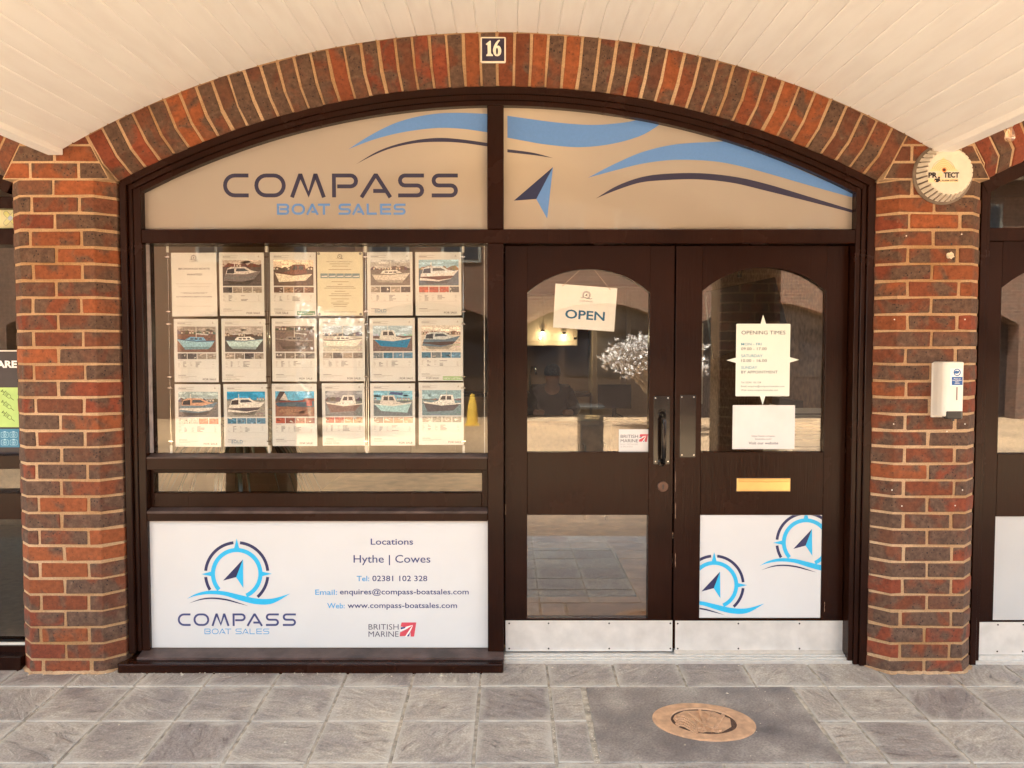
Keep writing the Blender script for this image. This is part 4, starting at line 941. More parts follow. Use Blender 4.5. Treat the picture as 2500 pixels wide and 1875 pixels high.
# ------------------------------------------------------------------ posters in the window
PY = .190
def rr_(x0, x1, z0_, z1_): return [(x0, z0_), (x1, z0_), (x1, z1_), (x0, z1_)]
def boat_photo(mb, x0, x1, z0_, z1_, Y, sp, rg):
    w, h = x1 - x0, z1_ - z0_; bx = (x0, x1, z0_, z1_)
    T = lambda p: (x0 + p[0] * w, z0_ + p[1] * h)
    if sp.get('flip'): T = lambda p: (x1 - p[0] * w, z0_ + p[1] * h)
    L_ = lambda c: lin(c)
    hz = sp.get('hz', .62); sky_, water, hull, cabin = L_(sp['sky']), L_(sp['water']), L_(sp['hull']), L_(sp.get('cabin', (228, 226, 220)))
    poly(mb, rr_(0, 1, hz, 1), Y, sky_, T, bx); poly(mb, rr_(0, 1, 0, hz), Y, water, T, bx)
    for i in range(5):
        cx_, cz_ = rg.random(), rg.uniform(hz + .05, 1); c = tuple(min(1, x * 1.35 + .05) for x in sky_)
        poly(mb, [(cx_ + .16 * math.cos(a), cz_ + .05 * math.sin(a)) for a in [k * math.pi / 4 for k in range(8)]], Y - .0001, c, T, bx)
    land = L_(sp.get('land', (70, 62, 58))); prev = hz + .03
    for i in range(14):
        nx = hz + rg.uniform(.02, .16) * sp.get('lh', 1); poly(mb, [(i / 14, hz - .02), ((i + 1) / 14, hz - .02), ((i + 1) / 14, nx), (i / 14, prev)], Y - .0002, tuple(x * rg.uniform(.7, 1.5) for x in land), T, bx); prev = nx
        if sp.get('houses', 1) and rg.random() < .5:
            a = i / 14; poly(mb, rr_(a, a + .045, hz, hz + .07), Y - .0003, L_((196, 184, 170)), T, bx); poly(mb, [(a - .01, hz + .07), (a + .055, hz + .07), (a + .022, hz + .11)], Y - .00035, L_((120, 74, 60)), T, bx)
    for i in range(12):
        a, b_ = rg.random(), rg.uniform(0, hz - .05); poly(mb, rr_(a, a + rg.uniform(.1, .3), b_, b_ + .012), Y - .0002, tuple(x * rg.choice((.7, 1.35)) for x in water), T, bx)
    ty = sp['t']
    if ty in ('sail', 'yacht'):
        poly(mb, [(.02, .46), (.12, .22), (.85, .20), (1.02, .52), (.5, .44)], Y - .0004, hull, T, bx)
        poly(mb, [(.02, .46), (.5, .44), (1.02, .52), (1.02, .49), (.5, .405), (.04, .42)], Y - .0005, L_(sp.get('stripe', (60, 70, 90))), T, bx)
        poly(mb, [(.25, .46), (.32, .58), (.66, .60), (.80, .49), (.5, .44)], Y - .00055, cabin, T, bx)
        for i in range(3): poly(mb, rr_(.36 + .11 * i, .44 + .11 * i, .49, .54), Y - .0007, L_((50, 48, 56)), T, bx)
        poly(mb, rr_(.50, .515, .55, 1.0), Y - .0006, L_((214, 208, 198)), T, bx); poly(mb, [(.2, .66), (.5, .70), (.5, .75), (.18, .70)], Y - .0006, L_(sp.get('cover', (190, 188, 186))), T, bx)
        for q in (.0, 1.0): poly(mb, [(.507, .99), (.513, .99), (q + .006, .5), (q, .5)], Y - .0006, L_((90, 84, 80)), T, bx)
        poly(mb, [(.12, .22), (.85, .20), (.8, .10), (.2, .12)], Y - .0003, tuple(x * .55 for x in hull), T, bx)
    elif ty == 'motor':
        poly(mb, [(.02, .20), (.06, .46), (.60, .46), (1.0, .60), (.80, .26), (.5, .16)], Y - .0004, hull, T, bx)
        poly(mb, [(.02, .30), (.05, .34), (.88, .38), (.80, .27), (.5, .21)], Y - .0005, L_(sp.get('stripe', (120, 118, 120))), T, bx)
        poly(mb, [(.08, .46), (.12, .66), (.22, .74), (.58, .74), (.74, .60), (.90, .56), (.6, .45)], Y - .00055, cabin, T, bx)
        poly(mb, [(.34, .56), (.36, .68), (.56, .68), (.68, .58)], Y - .0007, L_((64, 74, 86)), T, bx); poly(mb, [(.10, .48), (.13, .64), (.30, .68), (.30, .48)], Y - .0007, L_(sp.get('cover', (46, 48, 58))), T, bx)
        poly(mb, rr_(.30, .32, .74, .90), Y - .0006, L_((220, 216, 208)), T, bx)
        poly(mb, [(.1, .20), (.8, .22), (.7, .08), (.2, .06)], Y - .0003, tuple(x * .5 for x in water), T, bx)
    elif ty == 'fish':
        poly(mb, [(.02, .56), (.14, .14), (.80, .20), (1.0, .50), (.5, .44)], Y - .0004, hull, T, bx)
        poly(mb, [(.02, .56), (.5, .44), (1.0, .50), (1.0, .46), (.5, .39), (.05, .49)], Y - .0005, L_(sp.get('stripe', (236, 232, 224))), T, bx)
        poly(mb, [(.22, .50), (.36, .56), (.40, .56), (.48, .82), (.78, .82), (.84, .50), (.5, .43)], Y - .00055, cabin, T, bx)
        poly(mb, [(.46, .62), (.51, .77), (.60, .77), (.60, .62)], Y - .0007, L_((70, 66, 70)), T, bx); poly(mb, [(.63, .62), (.63, .77), (.74, .77), (.75, .62)], Y - .0007, L_((80, 74, 74)), T, bx)
        for i in range(3): poly(mb, [(.32 + .08 * i + .012 * math.cos(a), .50 + .016 * math.sin(a)) for a in [k * math.pi / 3 for k in range(6)]], Y - .0007, L_((50, 46, 50)), T, bx)
        poly(mb, rr_(.62, .63, .82, 1.0), Y - .0006, L_((220, 216, 208)), T, bx)
        if sp.get('top'): poly(mb, [(.26, .82), (.24, .92), (.56, .96), (.60, .86)], Y - .0006, L_(sp['top']), T, bx)
    elif ty == 'barge':
        poly(mb, [(.0, .52), (.06, .40), (1.0, .38), (1.0, .70), (.75, .70), (.70, .62), (.1, .58)], Y - .0004, hull, T, bx)
        poly(mb, [(.1, .60), (.70, .64), (.75, .72), (1.0, .72), (1.0, .62), (.72, .58), (.1, .56)], Y - .0005, L_((120, 50, 44)), T, bx)
        poly(mb, rr_(.80, .94, .42, .64), Y - .0006, L_((170, 70, 70)), T, bx); poly(mb, [(0, .66), (.12, 1), (.24, .98), (.34, .62), (0, .62)], Y - .0003, L_((72, 60, 62)), T, bx); poly(mb, [(.12, .66), (.24, .95), (.33, .64)], Y - .0004, L_((196, 188, 180)), T, bx)
        for i in range(6): poly(mb, [(rg.random(), rg.uniform(.02, .3)) for _ in range(3)], Y - .0004, L_((150, 112, 90)), T, bx)
def thumbs(mb, x0, x1, z0_, z1_, Y, sp, rg):
    n = 4; gp = (x1 - x0) * .018; w = (x1 - x0 - gp * 3) / 4
    for i in range(n):
        a = x0 + i * (w + gp); bx = (a, a + w, z0_, z1_); c = lin(rg.choice(sp.get('th', [(120, 110, 104), (80, 76, 80), (150, 140, 130)])))
        poly(mb, rr_(a, a + w, z0_, z1_), Y, c)
        for k in range(7):
            cc = rg.choice([tuple(x * 1.9 + .04 for x in c), tuple(x * .4 for x in c), (.6, .58, .54), tuple(x * 1.4 for x in c)])
            u, v = rg.random(), rg.random(); poly(mb, [(a + w * (u + rg.uniform(-.35, .35)), z0_ + (z1_ - z0_) * (v + rg.uniform(-.3, .3))) for _ in range(3)], Y - .00012 * (k + 1), tuple(min(.8, q) for q in cc), box=bx)
def poster(px_, kind, sp, label, status=None):
    u0, v0, u1, v1 = px_
    x0, x1, z0_, z1_ = rv(u0, v0, u1, v1, PY); w, h = x1 - x0, z1_ - z0_; rg = random.Random(int(u0 * 7 + v0))
    t = thing('poster', label, 'poster', ((x0 + x1) / 2, PY, z0_), 'sales sheets hanging in the window'); t.rotation_euler = (0, 0, 0)
    rot = rg.uniform(-.006, .006)
    Pm = lambda a, b_: (x0 + a * w, z0_ + b_ * h)
    mb = MB(); mb.box(x0, x1, PY, PY + .0012, z0_, z1_); mb.build('sheet', PAPER if kind != 'welcome' else simple('cream_paper', (.66, .63, .47), .5, 0, .03), t)
    mb = MB(); mb.box(x0 - .003, x1 + .003, PY - .0035, PY - .0022, z0_ - .003, z1_ + .003); mb.build('acrylic_pocket', ACRYL, t)
    Y = PY - .0004; dk, lg = lin((84, 78, 82)), lin((176, 170, 164))
    if kind == 'boat':
        mb = MB(); a = Pm(.075, .475); b_ = Pm(.945, .88); boat_photo(mb, a[0], b_[0], a[1], b_[1], Y, sp, rg); mb.build('photo', PHOTO, t, fix=False)
        mb = MB(); a = Pm(.08, .365); b_ = Pm(.95, .455); thumbs(mb, a[0], b_[0], a[1], b_[1], Y, sp, rg); mb.build('thumbnail_strip', PHOTO, t, fix=False)
        mb = MB()
        for (a0, a1, b0, c) in ((.08, .42, .945, lg), (.08, .25, .928, dk), (.08, .40, .912, lg), (.08, .2, .345, lg), (.08, .26, .105, dk), (.08, .5, .085, lg), (.08, .32, .065, lg)): poly(mb, rr_(*[Pm(a0, 0)[0], Pm(a1, 0)[0], Pm(0, b0)[1], Pm(0, b0 + .0065)[1]]), Y, c)
        for k in range(5):
            for (a0, wmax, c) in ((.08, .06, lg), (.20, .09, dk), (.36, .06, lg), (.48, .17, dk), (.86, .05, lg)):
                if rg.random() < .85: bq = .315 - .019 * k; poly(mb, rr_(Pm(a0, 0)[0], Pm(a0 + rg.uniform(.3, 1) * wmax, 0)[0], Pm(0, bq)[1], Pm(0, bq + .0075)[1]), Y, c)
        poly(mb, rr_(Pm(.08, 0)[0], Pm(.94, 0)[0], Pm(0, .222)[1], Pm(0, .225)[1]), Y, lg)
        a = Pm(.88, .94); poly(mb, [(a[0], a[1] + .006), (a[0] - .005, a[1] - .004), (a[0] + .005, a[1] - .004)], Y, lg)
        mb.build('small_print', PRINT, t, fix=False)
    if kind == 'wanted':
        mb = MB(); logo(mb, lambda p: (Pm(.5, 0)[0] + p[0] * .00007, Pm(0, .92)[1] - p[1] * .00007), Y, None, dk, dk); mb.build('compass_logo', PRINT, t, fix=False)
        for s_, a0, a1, b0, b1, c, bo in (('COMPASS', .40, .60, .855, .868, dk, 0), ('BROKERAGE BOATS', .16, .85, .735, .765, dk, .015), ('WANTED!', .34, .68, .645, .675, dk, .015), ('WE OFFER COMPETITIVE, INDUSTRY', .09, .90, .505, .525, lg, .0), ('LEADING COMMISSION RATES', .15, .84, .460, .480, lg, 0),
                                 ('** SPECIAL RATES FOR **', .20, .79, .358, .378, dk, .01), ('HYTHE MARINA BERTH HOLDERS', .10, .89, .300, .320, dk, .01), ('"Contact us or pop in for more information"', .09, .91, .155, .170, lg, 0)):
            a, b_ = Pm(a0, b0), Pm(a1, b1); text(s_, a[0], b_[0], a[1], b_[1], Y, c, 'lettering', t, bo)
    if kind == 'welcome':
        mb = MB(); logo(mb, lambda p: (Pm(.5, 0)[0] + p[0] * .00006, Pm(0, .93)[1] - p[1] * .00006), Y, None, dk, dk); mb.build('compass_logo', PRINT, t, fix=False)
        a, b_ = Pm(.2, .84), Pm(.78, .857); text('WELCOME TO COMPASS BOAT SALES', a[0], b_[0], a[1], b_[1], Y, dk, 'lettering', t)
        mb = MB()
        for b0, hw_ in ((.81, .23), (.775, .18), (.72, .25), (.53, .19), (.49, .05), (.455, .3), (.43, .35), (.38, .12), (.34, .2), (.31, .25), (.26, .2), (.225, .08), (.195, .2), (.17, .16), (.14, .14), (.055, .36)): poly(mb, rr_(Pm(.5 - hw_, 0)[0], Pm(.5 + hw_, 0)[0], Pm(0, b0)[1], Pm(0, b0 + .009)[1]), Y, lin((150, 140, 118)))
        for k in range(5):
            a, b_ = Pm(.07 + .175 * k, .59), Pm(.07 + .175 * k + .165, .665); c = lin((120, 142, 150)); poly(mb, rr_(a[0], b_[0], a[1], b_[1]), Y, c)
            poly(mb, [(a[0] + .006, a[1] + .006), (b_[0] - .004, a[1] + .006), (b_[0] - .002, a[1] + .012), (a[0] + .004, a[1] + .010)], Y - .0002, (.7, .7, .66))
        for a, b_ in ((.035, .975), (.95, .975), (.04, .025), (.95, .025)): c_ = Pm(a, b_); poly(mb, [(c_[0] + .0065 * math.cos(q * math.pi / 6), c_[1] + .0065 * math.sin(q * math.pi / 6)) for q in range(12)], Y - .0001, lin((120, 118, 112)))
        mb.build('small_print', PRINT, t, fix=False)
    if status:
        for (s_, a0, a1, b0, b1, col, und) in status:
            a, b_ = Pm(a0, b0), Pm(a1, b1)
            if und == 'box':
                mb = MB(); poly(mb, rr_(a[0] - .004, b_[0] + .003, a[1] - .004, b_[1] + .005), Y - .0001, lin(col)); mb.build('listing_flash', PRINT, t, fix=False)
                text(s_, a[0], b_[0], a[1], b_[1], Y - .0005, lin((228, 232, 222)), 'lettering', t, .012)
            else:
                text(s_, a[0], b_[0], a[1], b_[1], Y, lin(col), 'lettering', t, .012)
                if und: mb = MB(); poly(mb, rr_(a[0], b_[0], a[1] - .0045, a[1] - .003), Y, lin(col)); mb.build('underline', PRINT, t, fix=False)
    t.rotation_euler = (0, rot, 0)
    return t
FS = lambda a=.60, b_=.92: [('FOR SALE', a, b_, .032, .062, (72, 66, 70), False)]
SO = [('SOLD', .16, .42, .055, .105, (84, 128, 160), True)]
UO = [('UNDER OFFER', .03, .40, .028, .052, (150, 158, 148), False)]
GR = (76, 132, 92); BROWN = [(120, 90, 76), (90, 70, 62), (150, 120, 100)]; BLUES = [(90, 130, 160), (110, 120, 130), (60, 110, 140)]; REDS = [(170, 80, 60), (190, 120, 90), (130, 60, 54)]
greyw = (112, 104, 100)
poster((371, 546, 468.5, 683.5), 'wanted', None, 'plain text sheet asking for brokerage boats, top left of the window display')
poster((474, 545.5, 570.5, 682.5), 'boat', dict(t='motor', sky=(190, 176, 166), water=(84, 76, 76), hull=(120, 112, 114), cabin=(214, 208, 204), land=(96, 60, 52), hz=.75), 'sales sheet with a grey motor cruiser at a crowded marina, beside the text-only sheet', FS(.60, .90))
poster((583.5, 545, 682.5, 682.5), 'boat', dict(t='fish', sky=(226, 206, 184), water=(92, 76, 68), hull=(224, 214, 196), stripe=(90, 60, 50), cabin=(120, 74, 62), land=(80, 60, 52), th=BROWN), 'sales sheet with a cream wooden motor sailer and green flash, top row', [('FOR SALE', .115, .39, .032, .062, (72, 66, 70), False), ('New Listing', .60, .96, .028, .060, GR, 'box')])
poster((685.5, 544.5, 783.5, 682), 'welcome', None, 'cream text sheet with round corner pads, fourth in the top row')
poster((793.5, 544.5, 891.5, 681.5), 'boat', dict(t='sail', sky=(176, 172, 170), water=greyw, hull=(204, 198, 190), stripe=(110, 104, 100), land=(80, 70, 68)), 'sales sheet with a white sailing yacht under grey sky, marked sold, top row', SO)
poster((897.5, 544.5, 996.5, 681.5), 'boat', dict(t='motor', sky=(150, 186, 208), water=(84, 100, 120), hull=(220, 220, 222), stripe=(90, 54, 50), cabin=(206, 214, 222), cover=(50, 64, 92), land=(120, 90, 76), th=REDS + [(90, 90, 92)]), 'sales sheet with a white sports cruiser on blue water, top right of the display', FS(.62, .90))
poster((376, 689, 471.5, 825.5), 'boat', dict(t='sail', sky=(150, 140, 132), water=(120, 88, 76), hull=(150, 190, 208), stripe=(60, 90, 130), cabin=(120, 170, 208), land=(96, 90, 86), hz=.72, flip=1), 'sales sheet with a pale blue yacht lying on brown mud, middle row left end', FS(.64, .94))
poster((479, 688.5, 574, 825), 'boat', dict(t='yacht', sky=(170, 162, 156), water=(74, 70, 72), hull=(186, 212, 216), stripe=(90, 120, 140), land=(80, 66, 60)), 'sales sheet with a pale white-blue yacht on dark water, marked under offer, middle row', UO)
poster((587.5, 688, 684, 824), 'boat', dict(t='yacht', sky=(120, 106, 102), water=(112, 96, 92), hull=(96, 82, 80), stripe=(150, 140, 136), cabin=(130, 124, 124), hz=.85, flip=1, th=[(140, 70, 66), (110, 100, 96)]), 'sales sheet with a dark photographed yacht seen from above, middle row', FS(.61, .90))
poster((690, 687.5, 788, 823.5), 'boat', dict(t='sail', sky=(178, 192, 204), water=(190, 186, 176), hull=(230, 226, 214), stripe=(110, 110, 110), land=(54, 60, 74)), 'sales sheet with a white yacht before a dark wooded shore, middle row', FS(.61, .90))
poster((799, 687, 896.5, 823.5), 'boat', dict(t='fish', sky=(176, 196, 210), water=(110, 92, 88), hull=(20, 120, 170), stripe=(210, 206, 200), cabin=(216, 214, 208), land=(150, 170, 190), th=BLUES, lh=.4, houses=0, flip=1), 'sales sheet with a bright blue hulled boat standing on stocks, middle row', FS(.66, .95))
poster((903, 686.5, 1000, 822.5), 'boat', dict(t='motor', sky=(212, 204, 192), water=(200, 190, 176), hull=(88, 110, 130), stripe=(70, 50, 46), cabin=(200, 206, 208), land=(110, 84, 70), hz=.66, th=BLUES), 'sales sheet with a cabin boat on pale water and light green flash, middle row', [('FOR SALE', .18, .46, .030, .058, (110, 108, 110), False), ('NEW LISTING', .57, .98, .026, .054, (150, 186, 124), 'box')])
poster((378, 830, 476.5, 965), 'boat', dict(t='motor', sky=(160, 176, 178), water=(120, 112, 110), hull=(110, 130, 146), stripe=(212, 206, 198), cabin=(208, 160, 130), land=(90, 90, 92), th=[(190, 190, 182), (210, 110, 84)]), 'sales sheet with a faded boat and orange deck, bottom left of the display', FS(.62, .92))
poster((484, 829.5, 578.5, 964.5), 'boat', dict(t='motor', sky=(20, 140, 190), water=(150, 144, 136), hull=(226, 220, 210), stripe=(78, 70, 78), cabin=(224, 220, 212), cover=(40, 34, 44), lh=.3, land=(90, 110, 120), th=BLUES, hz=.66), 'sales sheet with a white cabin cruiser under vivid blue sky, marked sold, bottom row', SO)
poster((588, 829, 684.5, 963.5), 'boat', dict(t='barge', sky=(90, 170, 210), water=(134, 90, 74), hull=(56, 84, 104), land=(80, 60, 56), lh=.5, houses=0, th=REDS, hz=.6), 'sales sheet with a long dark barge ashore on brown ground, bottom row', FS(.61, .90))
poster((696.5, 828, 788, 962.5), 'boat', dict(t='fish', sky=(150, 152, 158), water=(120, 124, 128), hull=(118, 96, 92), stripe=(226, 220, 208), land=(76, 72, 76), houses=0, th=[(170, 90, 80), (190, 150, 120)]), 'sales sheet with a white wheelhouse boat under stormy sky, marked under offer, bottom row', UO)
poster((800, 828, 896.5, 962.5), 'boat', dict(t='fish', sky=(120, 176, 200), water=(110, 118, 124), hull=(170, 206, 210), stripe=(226, 224, 214), cabin=(214, 208, 200), top=(52, 74, 124), land=(120, 130, 128), lh=.3, th=[(180, 140, 116), (130, 110, 100)], flip=1), 'sales sheet with a white trawler yacht with blue canopy, bottom row', FS(.64, .94))
poster((904.5, 826.5, 1001.5, 961), 'boat', dict(t='fish', sky=(140, 172, 184), water=(112, 136, 146), hull=(84, 80, 88), stripe=(226, 222, 212), land=(110, 104, 104), lh=.4, houses=0, th=[(130, 130, 124), (150, 146, 138)]), 'sales sheet with a small dark hulled launch under way, bottom right of the display', FS(.66, .94))
# cable display system
CT, CB = av(680, 532, PY + .004)[1], av(680, 983, PY + .004)[1]
cabs = [((366,), 'steel display cable at the left end of the poster rows'), ((575, 579, 583), 'steel display cables between the second and third poster columns'), ((787, 791, 795), 'steel display cables between the fourth and fifth poster columns'), ((1001,), 'steel display cable at the right end of the poster rows')]
for us, lb in cabs:
    um = sum(us) / len(us); X = av(um, 760, PY + .004)[0]
    t = thing('display_cable', lb, 'cable', (X, PY + .004, CB), 'poster display cables')
    mb = MB()
    for u in us: xx = av(u, 760, PY + .004)[0]; mb.tube([(xx, PY + .004, CB), (xx, PY + .004, CT)], .0011, 6)
    mb.build('cable', CHROME, t)
    for z_, h_ in ((CT, -.028), (CB, .046)):
        mb = MB(); mb.tube([(X, PY + .004, z_), (X, PY + .004, z_ + h_)], .0058, 10); mb.build('anchor', WHITEP, t)
    for v in (555, 673, 700, 814, 838, 953):
        z_ = av(um, v, PY)[1]; mb = MB(); mb.box(X - .010, X + .010, PY - .002, PY + .008, z_ - .0022, z_ + .0022); mb.build('clip', CHROME, t)
mb = MB(); xw = av(1046, 750, .20)[0]; mb.box(xw, xw + .003, .18, .195, CB, CT); prop(mb.build('light_strip', WHITEP), 'thin pale vertical strip inside the window beside the mullion', 'strip')

# ------------------------------------------------------------------ number plate, alarm, dispenser, bulb
x0, x1, z0_, z1_ = rect(1173, 90, 1235, 153, -.012)
npt = thing('number_plate', 'navy house number plate 16 with cream rim at the crown of the arch', 'number plate', ((x0 + x1) / 2, -.006, z0_))
CER = simple('cream_enamel', (.78, .72, .60), .25, 0, .04); NVE = simple('navy_enamel', (.028, .020, .045), .22, 0, .2)
mb = MB(); mb.prism(rrect(x0, x1, z0_, z1_, .006), -.0125, -.001); mb.build('rim', CER, npt, bevel=.0015)
mb = MB(); mb.box(x0 + .0065, x1 - .0065, -.0135, -.0127, z0_ + .0065, z1_ - .0065); mb.build('field', NVE, npt)
Pn = lambda p: at(1150 + p[0] / 18.44, 80 + p[1] / 18.44, -.014)
mb = MB(); mb.prism([Pn(p) for p in [(890, 365), (895, 900), (930, 965), (980, 1000), (985, 1050), (685, 1050), (685, 1000), (740, 960), (750, 900), (740, 545), (690, 550), (665, 510), (760, 430), (840, 365)]], -.0155, -.0137); mb.build('numeral', CER, npt)
mb = MB(); o6 = [(1290, 320), (1305, 350), (1230, 460), (1170, 580)]
ou = [(1300, 345), (1215, 470), (1165, 585), (1260, 590), (1335, 680), (1365, 820), (1340, 960), (1270, 1040), (1170, 1060), (1075, 1030), (1010, 930), (990, 800), (1010, 650), (1090, 480), (1200, 350), (1270, 318)]
inn = [(1225, 420), (1170, 520), (1145, 640), (1170, 672), (1205, 720), (1218, 830), (1205, 930), (1185, 985), (1168, 995), (1150, 985), (1130, 930), (1118, 830), (1125, 700), (1140, 600), (1180, 480), (1220, 415)]
def inner6():
    # ring between outer and inner loops made of quads
    hole = [(1168 + 48 * math.cos(a), 832 - 160 * math.sin(a)) for a in [math.pi / 2 - i * 2 * math.pi / 14 for i in range(14)]]
    outb = [(1165, 585), (1260, 590), (1320, 650), (1360, 760), (1362, 870), (1330, 970), (1260, 1040), (1170, 1060), (1085, 1035), (1020, 950), (990, 830), (992, 740), (1015, 640), (1060, 540)]
    for i in range(14):
        j = (i + 1) % 14; mb.prism([Pn(outb[i]), Pn(outb[j]), Pn(hole[j]), Pn(hole[i])], -.0155, -.0137)
inner6(); mb.prism([Pn(p) for p in [(1165, 585), (1060, 540), (1110, 450), (1190, 360), (1265, 318), (1305, 345), (1220, 460)]], -.0155, -.0137)
mb.build('numeral', CER, npt)

ax, az = 1.912, 1.49 + .7637
al = thing('alarm_box', 'round cream slotted burglar alarm box at the top of the right brick pillar', 'alarm', (ax, 0, az))
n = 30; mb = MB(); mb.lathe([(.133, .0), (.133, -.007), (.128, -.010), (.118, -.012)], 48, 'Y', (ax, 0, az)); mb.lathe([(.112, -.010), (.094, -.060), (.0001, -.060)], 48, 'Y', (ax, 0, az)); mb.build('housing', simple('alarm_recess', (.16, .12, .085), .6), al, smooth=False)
mb = MB()
for k in range(n):
    a0 = 2 * math.pi * k / n; a1 = a0 + 2 * math.pi / n * .70
    vs_ = []
    for a_ in (a0, a1):
        for r_, y_ in ((.122, -.010), (.102, -.064), (.092, -.064), (.11, -.009)): vs_.append((ax + r_ * math.cos(a_), y_, az + r_ * math.sin(a_)))
    mb.add(vs_, [(0, 1, 5, 4), (1, 2, 6, 5), (0, 3, 2, 1), (4, 5, 6, 7)])
mb.build('fins', CREAMP, al, bevel=.0012)
mb = MB(); mb.lathe([(.097, -.060), (.097, -.0655), (.094, -.067), (.0001, -.067)], 48, 'Y', (ax, 0, az)); mb.build('cover', CREAMP, al)
Pa = lambda p: at(2200 + p[0] / 9.215, 340 + p[1] / 9.215, -.068)
Ya = -.0675
mb = MB(); poly(mb, [(955, 405), (620, 720), (1300, 720)], Ya, lin((224, 200, 150)), Pa)
for i, rr2 in enumerate((265, 225, 185, 145, 105)): arcs(mb, 955, 720, rr2 - 12, rr2, 12, 168, Ya - .0001, lin((206, 160, 110)), Pa)
arcs(mb, 970, 690, 0, 52, 0, 360, Ya - .0003, lin((206, 120, 30)), Pa); arcs(mb, 970, 688, 0, 32, 0, 360, Ya - .0005, lin((70, 10, 14)), Pa); arcs(mb, 885, 800, 0, 58, 0, 360, Ya - .0001, lin((236, 200, 150)), Pa)
poly(mb, rr_(610, 1285, 885, 970), Ya, lin((236, 206, 160)), Pa); mb.build('emblem', PRINT, al, fix=False)
a = Pa((612, 860)); b_ = Pa((815, 745)); text('PR', a[0], b_[0], a[1], b_[1], Ya - .0007, lin((26, 14, 18)), 'lettering', al, .045)
a = Pa((955, 858)); b_ = Pa((1308, 742)); text('TECT', a[0], b_[0], a[1], b_[1], Ya - .0007, lin((26, 14, 18)), 'lettering', al, .045)
a = Pa((912, 946)); b_ = Pa((1283, 905)); text('ALARM SYSTEMS', a[0], b_[0], a[1], b_[1], Ya - .0007, lin((40, 24, 22)), 'lettering', al, .02)
mb = MB(); K_ = lin((26, 14, 18)); arcs(mb, 852, 862, 0, 24, 0, 360, Ya - .0007, K_, Pa); poly(mb, [(790, 880), (870, 885), (880, 935), (905, 940), (895, 950), (860, 940), (830, 968), (768, 966), (785, 925), (760, 920), (738, 950), (735, 940), (755, 890)], Ya - .0007, K_, Pa); mb.build('figure_emblem', PRINT, al, fix=False)

dx0, dx1, dz0, dz1 = 1.886, 1.986, 1.172, 1.424
dp = thing('soap_dispenser', 'white wall-mounted hand sanitiser dispenser with black push bar on the right brick pillar', 'dispenser', ((dx0 + dx1) / 2, 0, dz0))
mb = MB(); mb.plan([(dx0, -.004), (dx0, -.055), (dx0 + .004, -.088), (dx0 + .016, -.1), (dx1 - .016, -.1), (dx1 - .004, -.088), (dx1, -.055), (dx1, -.004)], dz0 + .012, dz1); mb.build('body', WHITEP, dp, bevel=.007, seg=3)
mb = MB(); mb.box(dx0 - .002, dx1 + .002, -.012, -.0005, dz0 + .002, dz1 - .006); mb.build('back_plate', WHITEP, dp, bevel=.002)
mb = MB(); mb.plan([(dx0 + .014, -.085), (dx0 + .018, -.106), (dx1 - .02, -.108), (dx1 - .008, -.095), (dx1 - .006, -.06), (dx0 + .02, -.06)], dz0 + .002, dz0 + .036); mb.build('push_bar', BLACKP, dp, bevel=.003)
mb = MB(); mb.tube([((dx0 + dx1) / 2 + .008, -.08, dz0 - .008), ((dx0 + dx1) / 2 + .008, -.08, dz0 + .004)], .006, 10); mb.build('nozzle', BLACKP, dp)
Pd = lambda p: at(2080 + p[0] / 3.686, 850 + p[1] / 3.686, -.1)
Yd = -.1012
mb = MB(); poly(mb, rr_(0, 1, 0, 1), Yd, (.8, .8, .76), lambda p: (Pd((888 + p[0] * 110, 0))[0], Pd((940, 340 - p[1] * 158))[1])); 
arcs(mb, 945, 218, 24, 33, 0, 360, Yd - .0003, lin((30, 90, 150)), Pd); poly(mb, [(920, 212), (935, 200), (950, 206), (968, 202), (960, 226), (940, 232), (918, 226)], Yd - .0003, lin((30, 90, 150)), Pd)
poly(mb, [(896, 258), (994, 258), (994, 332), (896, 332)], Yd - .0003, lin((24, 84, 150)), Pd); mb.build('label_sticker', PRINT, dp, fix=False)
for i, s_ in enumerate(('Please use', 'Hand Sanitiser', 'before', 'entering')):
    wd = (62, 84, 36, 46)[i] / 2; a = Pd((945 - wd, 279 + i * 14)); b_ = Pd((945 + wd, 270 + i * 14)); text(s_, a[0], b_[0], a[1], b_[1], Yd - .0006, (.8, .8, .78), 'lettering', dp, .02)
a = Pd((936, 468)); b_ = Pd((951, 350)); mb = MB(); mb.prism(rrect(a[0], b_[0], a[1], b_[1], .0018), -.1008, -.0995); mb.build('level_window', simple('grey_window', (.20, .15, .13), .3), dp)

# festoon bulb at right
bxx, bzz = at(2467, 287, -.22); bzz -= .037
fb = thing('festoon_bulb', 'clear teardrop filament bulb hanging from the ceiling string at the right edge', 'bulb', (bxx, -.22, bzz + .03), 'festoon bulbs')
def bulb(t, x, y, z):
    mb = MB(); mb.lathe([(.010, z + .008), (.013, z + .004), (.0125, z - .022), (.009, z - .026)], 16, 'Z', (x, y, 0)); mb.build('socket', WHITEP, t)
    mb = MB(); mb.lathe([(.008, z - .026), (.011, z - .034), (.019, z - .058), (.022, z - .072), (.018, z - .082), (.004, z - .090)], 20, 'Z', (x, y, 0)); mb.build('glass_envelope', BULBG, t, smooth=True)
    mb = MB(); mb.tube([(x - .004, y, z - .030), (x - .005, y, z - .060), (x, y, z - .066), (x + .005, y, z - .060), (x + .004, y, z - .030)], .0016, 5); mb.build('filament', simple('filament_brass', (.8, .5, .2), .4, .6), t)
bulb(fb, bxx, -.22, bzz + .025)
mb = MB(); mb.tube([(bxx - .055, -.21, bzz + .035), (bxx, -.22, bzz + .035), (bxx + .12, -.24, bzz + .055), (bxx + .5, -.3, bzz + .12), (bxx + 1.4, -.3, bzz + .30)], .0035, 6)
